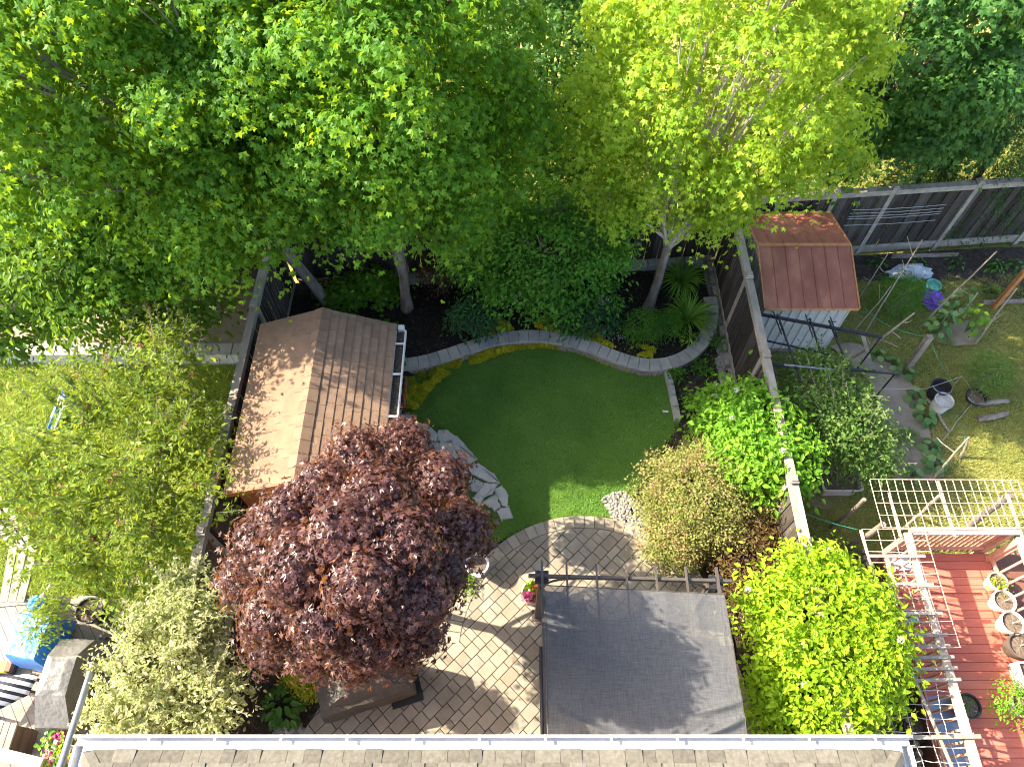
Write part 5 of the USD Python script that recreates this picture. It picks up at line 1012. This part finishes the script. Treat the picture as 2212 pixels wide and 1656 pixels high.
for k, (q, n, lab) in enumerate((((905, 750), 7, 'silvery squash plant at the top of the bare soil strip'), ((965, 905), 9, 'squash plant beside the buckets on the soil edge'), ((1030, 1025), 11, 'broad squash plant at the middle of the soil edge'), ((1065, 1215), 11, 'silvery squash plant low on the soil edge'),
     ((1095, 1320), 13, 'squash plant at the lower corner of the soil strip'), ((955, 1385), 6, 'small seedling squash at the bottom of the soil strip'), ((735, 640), 5, 'seedling squash near the propped plank'), ((830, 695), 4, 'tiny seedling left of the silvery squash'))):
    p = P(*R2(*q)); rosette('squash_plant', lab, 'plant', (p[0], p[1], .03), n, .17, .2 if n > 6 else .13, .16, 'round', 'squash_leaf', 700 + k)
p = P(*R2(890, 1148)); shrub('carrot_patch', 'feathery green tuft in the middle of the soil strip', 'plant', [((p[0], p[1], .1), (.28, .14, .1))], 'lily_leaf', 40, 20, .04, 'slim', 720, spread=.05, r0=.004, jit=.9)
for k, (q, lab) in enumerate((((1150, 400), 'heart-leaved bean plant climbing the crooked pole'), ((1235, 320), 'bean plant around the white stick'), ((1340, 430), 'yellowish bean plant beside the black rod'), ((1120, 460), 'low bean plant on the bare soil patch'))):
    p = P(*R2(*q), .35); rosette('bean_plant', lab, 'plant', (p[0], p[1], .02), 24, .13, .34, .75, 'round', 'hydrangea_leaf' if k == 2 else 'squash_leaf', 730 + k, tilt=.9)
for k, x in enumerate((7.6, 8.4, 9.3, 10.2, 11.0)):
    p = (x, 11.05 + .1 * (k % 2), .02); rosette('bed_seedling', f'young green vegetable plant along the back fence, {["first", "second", "third", "fourth", "last"][k]} from the metal shed', 'plant', p, 14, .11, .26, .2, 'ovate', 'viburnum_leaf', 740 + k)
for k, (q, lab) in enumerate((((1450, 250), 'leafy vegetable in the corner bed left of the orange post'), ((1580, 95), 'leafy vegetable at the top of the corner bed'), ((1475, 100), 'small vegetable at the left of the corner bed'))):
    p = P(*R2(*q)); rosette('bed_seedling', lab, 'plant', (p[0], p[1], .02), 16, .12, .25, .2, 'ovate', 'viburnum_leaf', 750 + k)
c = P(*R2(1085, 285), .1); pbg = thing('plastic_bag', 'crumpled purple plastic bag on the ground beside the compact bush', 'bag', c)
def crumple(c, r, seed, sub=3, amp=.5):
    s = trimesh.creation.icosphere(subdivisions=sub); v = s.vertices * (1 + amp * (meshkit.fbm(s.vertices * 2.2 + seed, 3, seed)[:, None] - .5)) * np.asarray(r) + np.asarray(c); v[:, 2] = np.maximum(v[:, 2], .004 + .0 * v[:, 2]); return v, s.faces
pbg.add('bag', crumple(c, (.22, .2, .16), 4, amp=1.1), 'purple_plastic')
c2 = P(*R2(1080, 215), .15); single('teal_pot', lathe([(.12, 0), (.16, .26), (.17, .28), (.15, .28), (.14, .2), (0, .2)], (c2[0], c2[1], 0)), 'teal_plastic', 'teal plastic pot above the purple bag', 'plant pot', smooth=40)
c3 = P(*R2(955, 115), .15); single('plastic_wrap', crumple(c3, (.45, .16, .2), 9, amp=1.1), 'clear_wrap', 'grey sheet of plastic wrap behind the compact bush', 'plastic sheet')
def cord(name, lab, pts, sagm, r, m, n=12):
    P_ = []
    for a, b in zip(pts[:-1], pts[1:]):
        t = np.linspace(0, 1, n)[:, None]; P_.append(np.asarray(a) + (np.asarray(b) - a) * t - np.array([0, 0, sagm]) * np.sin(t * math.pi))
    single(name, tube(np.vstack(P_)[[i for i in range(len(pts) * n - n) if i % n or i == 0]], r, 5), m, lab, 'string')
cord('string', 'pale string stretched from the apple shrub to the buckets', [P(1876, 838, .8), P(2000, 839, .6), P(2078, 812, .5)], .02, .0035, 'pale_string')
cord('string', 'bright green string hanging from the right fence to the lattice corner', [P(1730, 1104, 1.6), P(1852, 1143, 1.45)], .06, .0035, 'green_string')
cord('string', 'green string running from the thick post towards the squash', [P(2014, 742, 1.0), P(2035, 790, .5), P(2062, 828, .08)], .03, .0035, 'green_string')
cord('string', 'green string lying in loops between the buckets and corner branch', [P(2045, 855, .05), P(2050, 890, .05), P(2080, 925, .05), P(2085, 955, .08)], .0, .0035, 'green_string')
cord('string', 'green twine from the metal shed to the thick post', [P(1868, 665, .9), P(1925, 705, .7), P(2012, 728, .9)], .05, .005, 'green_string')
cord('border_wire', 'white scalloped wire border lying in the right grass', [P(*R2(x, y), .05) for x, y in ((1215, 820), (1265, 765), (1350, 905), (1300, 970), (1235, 1045), (1190, 1110), (1145, 1165))], -.06, .004, 'pale_string')

# ---------------------------------------------------------------- red deck with its railings and lattices
DX0, DX1, DY1, DZ = 6.5, 8.32, 4.15, .5
dk = structure('red_deck', box(DX0 + .02, DX1 + 1.2, -3, DY1 - .02, -.02, DZ - .034), 'brown_trim', smooth=False); y = -1.0
while y < DY1 - .02:
    dk.add('deck_board', prism([(DX0 - .02, y), (DX1 + (1.2 if y < .9 else .02), y), (DX1 + (1.2 if y < .9 else .02), min(y + .132, DY1)), (DX0 - .02, min(y + .132, DY1))], DZ - .03, DZ + rng.normal(0, .0015), .004), str(rng.choice(['red_deck', 'red_deck_b']))); y += .139
RZ = 1.46
def railing(lab, a, b, n, cap='peeling_white', two=False, mat_='salmon_paint'):
    a, b = np.array([*a, 0.]), np.array([*b, 0.]); d = N(b - a); L = np.linalg.norm(b - a); nn = np.array([-d[1], d[0], 0]); t = thing('deck_railing', lab, 'railing', (*(a + b)[:2] / 2, DZ))
    t.add('cap_rail', beam(a + [0, 0, RZ], b + [0, 0, RZ], .13, .04), cap); t.add('upper_rail', beam(a + [0, 0, RZ - .075], b + [0, 0, RZ - .075], .04, .09), mat_); t.add('lower_rail', beam(a + [0, 0, DZ + .1], b + [0, 0, DZ + .1], .035, .07), mat_)
    for k in range(n):
        q = a + d * (L * (k + .5) / n) + nn * .034
        t.add('baluster', beam(q + [0, 0, DZ - .12], q + [0, 0, RZ - .03], .034, .034, up=d), mat_)
    for q in (a + d * .05, b - d * .05): t.add('post', beam(q + [0, 0, .0], q + [0, 0, RZ - .021], .09, .09, up=d), mat_)
    return t
railing('railing along the left side of the red deck with white top', (DX0, DY1 + .02), (DX0 + .02, -1.2), 34)
railing('salmon railing across the far end of the red deck', (DX0 + .09, DY1 + .05), (DX1 + .0, DY1 + .05), 17)
railing('railing with wide white cap on the right side of the red deck', (DX1, DY1 - .06), (DX1 + .03, 1.0), 14)
def lattice(lab, x0, x1, y0, y1, nx_, ny_, z, bars, r=.011):
    t = thing('garden_lattice', lab, 'lattice', ((x0 + x1) / 2, (y0 + y1) / 2, z))
    for k in range(nx_ + 1): x = x0 + (x1 - x0) * k / nx_; t.add('rod', tube([(x, y0, z + .004 * g.normal()), (x + .008 * g.normal(), (y0 + y1) / 2, z - .008), (x + .006 * g.normal(), y1, z + .004 * g.normal())], r * .65, 5), 'peeling_white')
    for k in range(ny_ + 1): y = y0 + (y1 - y0) * k / ny_; t.add('rod', tube([(x0, y, z + .018), ((x0 + x1) / 2, y + .01 * g.normal(), z + .014), (x1, y + .008 * g.normal(), z + .018)], r * .65, 5), 'peeling_white')
    for a, b in bars: t.add('slat', beam(a, b, .042, .022), 'peeling_white')
    return t
LZ = 1.5
lattice('large white lattice lying flat beyond the far railing of the red deck', 6.1, 8.62, 4.24, 5.1, 18, 4, LZ, [((x, 4.1, LZ - .025), (x + .02, y, LZ - .025)) for x, y in ((6.36, 4.88), (7.25, 5.08), (8.35, 4.85))])
lattice('white lattice strip along the left railing of the red deck', 5.72, 6.75, 2.35, 4.2, 4, 10, LZ + .03, [((5.72, 4.2, LZ), (5.8, 2.3, LZ))] + [((5.7, y, LZ + .055), (6.62, y, LZ + .055)) for y in (3.75, 3.3, 2.85)])
sl = thing('slat_frame', 'grey wooden slats bridging from the left railing over the gap', 'frame', (6.1, 2.0, LZ))
for y in (2.52, 2.36, 2.2, 2.04, 1.88): sl.add('slat', beam((5.78 + .1 * g.random(), y, LZ + .02), (6.62, y + .02, LZ + .02), .045, .022), 'fence_rail')
sl.add('slat', beam((5.2, 1.12, LZ + .02), (6.66, 1.14, LZ + .02), .055, .025), 'fence_rail'); sl.add('slat', beam((5.2, 1.9, LZ + .0), (6.0, 1.92, LZ - .0), .045, .022), 'fence_rail')
sl.add('side_bar', beam((5.85, 2.55, LZ - .005), (6.2, .4, LZ - .005), .04, .024), 'fence_rail')
net = thing('plant_net', 'sagging string net between the left railing and the lime shrub', 'net', (6.0, 1.3, LZ))
for k in range(6):
    x = 5.25 + k * .25; t_ = np.linspace(0, 1, 14)[:, None]; net.add('cord', tube(np.array([x, 1.9, LZ - .02]) + np.array([.06, -1.5, 0]) * t_ - np.array([0, 0, .12]) * np.sin(t_ * math.pi) + g.normal(size=(14, 3)) * .008, .006, 4), 'pale_string')
for k in range(8):
    y = 1.8 - k * .19; t_ = np.linspace(0, 1, 14)[:, None]; net.add('cord', tube(np.array([5.2, y, LZ - .03]) + np.array([1.4, -.05, 0]) * t_ - np.array([0, 0, .12]) * np.sin(t_ * math.pi) + g.normal(size=(14, 3)) * .008, .006, 4), 'pale_string')
for lab, a, b, r in (('dark post holding the left corner of the large lattice', (1814, 1132), (1867, 1078), .035), ('round grey post under the right corner of the large lattice', (2058, 1160), (2183, 1068), .06), ('paired weathered posts at the corner of the lattice strip', (1824, 1203), (1908, 1132), .05), ('twisted branch propping the middle of the large lattice', (1950, 1120), (2030, 1070), .03)):
    b0 = P(*b, LZ - .02); f0 = np.array([b0[0] + g.normal(0, .06), b0[1] + g.normal(0, .06), 0]); t = thing('lattice_post', lab, 'post', f0); t.add('stem', tube(wobble(f0, b0, 6, .008, g), r, 8), 'bark' if r != .03 else 'twig', smooth=50)
def pot(lab, cpx, r, h, m, z, stick_=True, plant=None, name='plant_pot', seed=0):
    c = P(*cpx, z); c[2] = z; t = thing(name, lab, 'plant pot', c)
    t.add('pot', lathe([(r * .68, 0), (r * .93, h * .75), (r * 1.0, h * .76), (r * 1.03, h), (r * .9, h), (r * .86, h * .8)], c, 28), m, smooth=35); t.add('soil', disc(c + [0, 0, h * .82], r * .87, 20, .02, seed), 'pot_soil')
    if stick_: t.add('stem', tube(wobble(c + [0, 0, h * .8], c + [.12, .05, h + .35], 5, .008, g), [.012, .011, .01, .009, .008], 6), 'twig')
    if plant: 
        m_, r_, _ = crown([((c[0] + plant[0], c[1] + plant[1], c[2] + h + plant[2]), plant[3])], plant[4], 14, .05, 'ovate', seed, spread=.08, shell=.3); t.add('foliage', m_, plant[5], rnd=r_)
    return t
T4 = lambda x, y: (1636 + x * .348, 1080 + y * .348)
pot('pale terracotta pot with green sprouts, farthest of the row on the red deck', T4(1440, 530), .155, .28, 'terracotta_pale', DZ, False, (.0, -.04, -.02, (.07, .05, .04), 8, 'lime_leaf'), seed=1)
pot('pale terracotta pot with bare stem, second from the far railing', T4(1478, 650), .185, .28, 'terracotta_pale', DZ, seed=2)
pot('brownish terracotta pot with bare stem, third from the far railing', T4(1525, 785), .19, .3, 'terracotta_pale', DZ, seed=3)
pot('dark brown pot with bare stem, nearest of the row on the red deck', T4(1570, 925), .195, .3, 'brown_plastic', DZ, seed=4)
pot('black pot tucked behind the left railing on the red deck', T4(1258, 1290), .18, .28, 'black_plastic', DZ, False, (0, 0, -.04, (.12, .12, .05), 5, 'viburnum_leaf'), seed=5)
pot('pot with a spreading light-leaved bush on the red deck', T4(1600, 1280), .2, .28, 'terracotta_pale', DZ, False, (-.2, .02, .15, (.5, .3, .2), 70, 'hydrangea_leaf'), seed=6)
pot('pale pot on the ground outside the right deck railing', T4(1560, 380), .17, .25, 'terracotta_pale', 0.0, False, seed=7)
pot('black nursery pot on the ground beside the house corner', T4(940, 1430), .2, .3, 'black_plastic', 0.0, False, seed=8)
c = P(*T4(1625, 1100), DZ); bx = thing('planter_box', 'pale grey square planter at the right edge of the red deck', 'planter', c); bx.add('box', cat_(box(c[0] - .12, c[0] + .5, c[1] - .2, c[1] - .17, DZ + .002, DZ + .26), box(c[0] - .12, c[0] + .5, c[1] + .17, c[1] + .2, DZ + .002, DZ + .26), box(c[0] - .12, c[0] - .09, c[1] - .169, c[1] + .169, DZ + .002, DZ + .26)), 'concrete'); bx.add('soil', box(c[0] - .089, c[0] + .5, c[1] - .169, c[1] + .169, DZ + .004, DZ + .2), 'pot_soil')
for lab, q, s, m in (('white tray lying under the lattice strip by the left railing', T4(870, 385), (.22, .16), 'white_paint'), ('green seed box under the lattice strip', T4(955, 728), (.12, .1), 'teal_plastic'), ('striped grey mat on the deck behind the left railing', T4(1210, 1450), (.3, .6), 'steel')):
    c = P(*q, DZ + .04); single('tray' if 'tray' in lab else 'mat' if 'mat' in lab else 'seed_box', prism([(c[0] - s[0], c[1] - s[1]), (c[0] + s[0], c[1] - s[1] * .8), (c[0] + s[0] * .9, c[1] + s[1]), (c[0] - s[0] * .8, c[1] + s[1] * .9)], DZ + .006, DZ + (.012 if 'mat' in lab else .06), .003), m, lab, 'tray' if 'tray' in lab else 'mat' if 'mat' in lab else 'box')
lw = thing('log_edging', 'upright log rounds edging the soil along the red deck', 'edging', (6.15, 2.4, 0))
for k in range(34): y = 4.25 - k * .115; lw.add('log_round', tube([(6.28 + .02 * g.normal(), y, -.05), (6.28 + .02 * g.normal(), y, .3 + .05 * g.random())], .055, 8), 'old_wood', smooth=40)

# ---------------------------------------------------------------- left neighbour's deck
C3 = lambda x, y: (x * .2522, 1238.5 + y * .2522)
LD = .4
dpoly = Polygon(px((-420, 1310), (0, 1302), (95, 1293), (212, 1296), (262, 1350), (262, 1420), (310, 1520), (320, 1700), (-420, 1700), z=LD)).buffer(0)
ld = structure('left_deck', prism(np.array(dpoly.exterior.coords)[:-1], -.02, LD - .034), 'brown_trim', smooth=False)
tq = math.radians(-52); k = 0
for s in np.arange(-14, 14, .145):
    q = affinity.rotate(Polygon([(-14, s), (14, s), (14, s + .138), (-14, s + .138)]), math.degrees(tq), origin=(0, 0)); q = affinity.translate(q, -7, 2).intersection(dpoly)
    for g_ in getattr(q, 'geoms', [q]):
        if g_.area > .003: ld.add('deck_board', prism(np.array(g_.exterior.coords)[:-1], LD - .03, LD + rng.normal(0, .001), .004), 'deck_grey')
ld.add('deck_edge', cat_(*[beam((*a, LD + .012), (*b, LD + .012), .14, .022) for a, b in zip(px((0, 1302), (95, 1293), (212, 1296), z=LD), px((95, 1293), (212, 1296), (262, 1350), z=LD))]), 'deck_grey')
be = thing('deck_bench', 'angled grey wooden bench at the far left of the garden deck', 'bench', P(30, 1200, .8))
for u in range(3):
    a, b, c_ = P(-60 + u * 16, 1040 + u * 2, .82), P(30 + u * 22, 1180 + u * 3, .82), P(8 + u * 18, 1300, .82)
    be.add('bench_board', beam(a, b, .13, .03), 'deck_grey'); be.add('bench_board', beam(b + [.0, -.02, .002], c_, .13, .03), 'deck_grey')
for q in ((-20, 1110), (45, 1190), (28, 1280)): p = P(*q, .8); be.add('leg', box(p[0] - .05, p[0] + .05, p[1] - .05, p[1] + .05, .0, .8), 'old_wood')
tt = thing('covered_table', 'patio table wrapped in a bright blue tarp on the left deck', 'table', P(50, 1385, LD))
TZ = 1.12
tc = [P(*C3(125, 335), TZ), P(*C3(438, 376), TZ), P(*C3(288, 738), TZ), P(*C3(38, 692), TZ)]; cc = np.mean(tc, 0)
def around(f, z): return [np.array([*(cc[:2] + (q[:2] - cc[:2]) * f), z]) for q in tc][::-1]
cover(tt, 'tarp', [around(1.3, LD + .12), around(1.16, LD + .45), around(1.03, TZ - .03), around(.97, TZ)], 'tarp_blue', 12, .035)
for q in tc: e = cc + (q - cc) * .85; tt.add('leg', beam((e[0], e[1], LD), (e[0], e[1], TZ - .08), .05, .05, up=(0, 1, 0)), 'black_metal')
um = thing('folded_umbrella', 'folded patio umbrella with blue cloth beside the blue tarp', 'umbrella', P(*C3(300, 300), LD)); b0, t0 = P(*C3(262, 300), 1.0), P(*C3(442, 90), 1.15)
b0 = P(*C3(275, 290), LD + .02); t0 = P(*C3(440, 92), 1.5)
um.add('pole', tube([b0, t0], .022, 8), 'terracotta_pale', smooth=50); um.add('cloth', cat_(*[tube(wobble(b0 + (t0 - b0) * .06 + g.normal(size=3) * .05, b0 + (t0 - b0) * .48 + g.normal(size=3) * .03, 6, .02, g), [.03, .06, .07, .06, .05, .02], 7) for _ in range(5)]), 'tarp_blue', smooth=50)
lg = thing('covered_grill', 'large grill under a smooth grey cover on the left deck', 'grill', P(135, 1480, LD))
ZB, ZT = LD + .05, 1.5
def gp(pts, z): return [P(*C3(*q), z) for q in pts]
tops = gp([(300, 1045), (545, 1045), (655, 700), (452, 700)], ZT)            # front-left, front-right, back-right, back-left
xl, xr, yfz, ybz = tops[0][0], tops[1][0], tops[0][1], tops[2][1]
def gr_(x0, x1, y0, y1, z): return [np.array([x0, y0, z]), np.array([x1, y0, z]), np.array([x1, y1, z]), np.array([x0, y1, z])]
cover(lg, 'cover', [gr_(xl - .12, xr + .2, yfz - .46, ybz + .36, ZB), gr_(xl - .08, xr + .14, yfz - .42, ybz + .33, 1.0), gr_(xl - .05, xr + .06, yfz - .4, ybz + .3, 1.2), gr_(xl, xr + .02, yfz, ybz, ZT), gr_(xl + .1, xr - .1, yfz + .08, ybz - .08, ZT + .03)], 'grill_cover', 15, .03)
for x in (xl, xr):
    for y in (yfz - .2, ybz + .1): lg.add('wheel', tube([(x - .03, y, LD + .06), (x + .03, y, LD + .06)], .06, 12), 'black_plastic', smooth=40)
ch = thing('striped_lounger', 'lounge chair with black and white striped cushion on the left deck', 'lounger', P(30, 1480, LD + .3))
p4 = [P(*C3(-160, 900), .95), P(*C3(312, 850), .95), P(*C3(270, 985), .8), P(*C3(-30, 1230), .75), P(*C3(-200, 1240), .8)]
pts = np.array(p4); v = []; S_, T_ = np.meshgrid(np.linspace(0, 1, 24), np.linspace(0, 1, 14))
q = (pts[0][None, None] * (1 - S_)[..., None] + pts[1] * S_[..., None]) * (1 - T_)[..., None] + (pts[4] * (1 - S_)[..., None] + (pts[2] * .8 + pts[3] * .2) * S_[..., None]) * T_[..., None]
q = q + np.array([0, 0, .09]) * (np.sin(S_ * math.pi) * np.sin(T_ * math.pi))[..., None]
qv = q.reshape(-1, 3); qf = np.array([[i * 24 + j, (i + 1) * 24 + j, (i + 1) * 24 + j + 1, i * 24 + j + 1] for i in range(13) for j in range(23)]); n0 = len(qv)
f2 = arr((qv, qf))[1]
ch.add('cushion', (np.vstack([qv, qv - [0, 0, .09]]), np.vstack([f2, f2[:, ::-1] + n0])), 'striped_cloth', smooth=50)
for q_ in (pts[0], pts[1], pts[2], pts[4]): e = pts.mean(0) + (q_ - pts.mean(0)) * .8; ch.add('leg', beam((e[0], e[1], LD), (e[0], e[1], e[2] - .11), .04, .04, up=(0, 1, 0)), 'black_metal')
c = P(212, 1328, LD); bp = thing('plant_pot', 'large round grey pot of soil on the corner of the left deck', 'plant pot', (c[0], c[1], LD))
bp.add('pot', lathe([(.15, 0), (.21, .3), (.225, .31), (.225, .34), (.2, .34), (.19, .28)], (c[0], c[1], LD), 30), 'black_plastic', smooth=40); bp.add('soil', disc((c[0], c[1], LD + .29), .195, 22, .03), 'pot_soil')
m, r_, (q, d) = crown([((c[0] - .3, c[1] - .25, LD + .95), (.28, .5, .3))], 46, 16, .08, 'slim', 802, spread=.1, jit=.6, shell=.3); bp.add('foliage', m, 'crab_leaf', rnd=r_)
bp.add('stem', cat_(*[tube(wobble(np.array([c[0] - .02, c[1], LD + .28]), e, 6, .01, g), np.linspace(.014, .004, 6), 5) for e in q[::9]]), 'twig')
c = P(228, 1378, LD); single('garden_lamp', lathe([(.04, 0), (.04, .1), (.06, .12), (.02, .17), (0, .17)], (c[0], c[1], LD)), 'steel', 'small grey lamp standing on the left deck', 'lamp', smooth=40)
wb2 = thing('storage_bench', 'slatted pale wooden storage bench in the bottom left corner', 'bench', P(30, 1600, LD)); bz = 1.05
e0, e1, e2, e3 = P(*C3(-140, 1265), bz), P(*C3(150, 1275), bz), P(*C3(45, 1535), bz), P(*C3(-220, 1535), bz)
xL, xR, yN, yF = e0[0] - .1, e1[0], e2[1], e1[1]
wb2.add('body', box(xL + .03, xR - .03, yN + .03, yF - .03, LD, bz - .04), 'fence_brown')
for k in range(6): a = xL + (xR - xL) * k / 6; wb2.add('slat', box(a + .006, a + (xR - xL) / 6 - .006, yN, yF, bz - .036, bz), 'deck_grey')
pw = thing('white_beam', 'pale painted rail crossing the bottom left corner', 'rail', P(20, 1645, 1.2)); pw.add('rail', beam(P(-40, 1618, 1.2), P(90, 1650, 1.2), .16, .05), 'concrete'); pw.add('post', box(*[P(20, 1640, 1.2)[0] + s for s in (-.05, .05)], *[P(20, 1640, 1.2)[1] + s for s in (-.05, .05)], LD, 1.17), 'concrete')
bk = thing('flower_basket', 'hanging basket of pink and violet flowers beside the black pole', 'planter', P(*C3(470, 1530), .9)); c = P(*C3(480, 1560), .95)
bk.add('planter', lathe([(.16, -.55), (.2, -.1), (.22, -.08), (.2, -.06), (0, -.06)], c), 'brown_trim', smooth=40)
for k, (m_, n_) in enumerate((('flower_pink', 26), ('flower_white', 14), ('lime_leaf', 22), ('viburnum_leaf', 14))):
    m, r_, _ = crown([((c[0] + .02, c[1] + .15, c[2] + .06), (.24, .48, .18))], n_, 9, .055, 'round', 810 + k, spread=.05, shell=.4); bk.add('flower' if 'flower' in m_ else 'foliage', m, m_, rnd=r_, kind='stuff')
a, b = P(*C3(800, 770), 2.3), P(*C3(515, 1660), 2.75); d_ = b - a
po = thing('umbrella_arm', 'long dark metal pole slanting beside the grey grill cover', 'pole', a); po.add('pole', tube([a, b + d_ * .35], .045, 12), 'steel', smooth=50)
po.add('stand', tube([a + d_ * 1.3, [*(a + d_ * 1.3)[:2], LD]], .04, 10), 'bronze_metal', smooth=50)
cb = thing('deck_cabinet', 'dark glass-topped cabinet between grill cover and dogwood', 'cabinet', P(215, 1520, LD)); xa = P(*C3(740, 1000), 1.0)[0]
cb.add('body', box(xa + .02, xa + .42, 1.55, 2.5, LD, .95), 'black_plastic'); cb.add('top', box(xa, xa + .44, 1.53, 2.52, .953, .98), 'bronze_metal')
# left garden: kerb, toys
kb = thing('concrete_kerb', 'pale concrete kerb holding the bed behind the left lawn', 'kerb', (-8, 8.55, 0))
for k in range(9): x = -13.2 + k * .92; kb.add('kerb_slab', prism([(x, 8.42), (x + .91, 8.42), (x + .91, 8.72), (x, 8.72)], -.05, .34 + .006 * rng.random(), .012), 'concrete')
ty = thing('toy_slide', 'white and blue plastic toy slide on the sunny left lawn', 'toy', P(150, 900, 0)); c = P(152, 905, 0)
ty.add('slide', beam(c + [-.28, -.1, .06], c + [.1, .15, .55], .32, .03), 'white_paint'); ty.add('ladder', beam(c + [.28, .2, 0], c + [.12, .17, .6], .3, .05), 'tarp_blue')
for s in (-.17, .17): ty.add('side', beam(c + [-.28, -.1 + s, .1], c + [.1, .15 + s, .6], .02, .09), 'tarp_blue')
tk = thing('toy_truck', 'yellow and red toys beneath the edge of the blue tarp', 'toy', P(*C3(50, 790), LD)); c = P(*C3(45, 815), LD); tk.add('body', box(c[0] - .16, c[0] + .12, c[1] - .08, c[1] + .08, LD + .06, LD + .2), 'yellow_plastic'); tk.add('cab', box(c[0] + .125, c[0] + .2, c[1] - .07, c[1] + .07, LD + .06, LD + .2), 'brown_trim')
for s in (-.1, .16):
    tk.add('wheel', tube([(c[0] + s, c[1] - .1, LD + .06), (c[0] + s, c[1] + .1, LD + .06)], .058, 12), 'black_plastic')
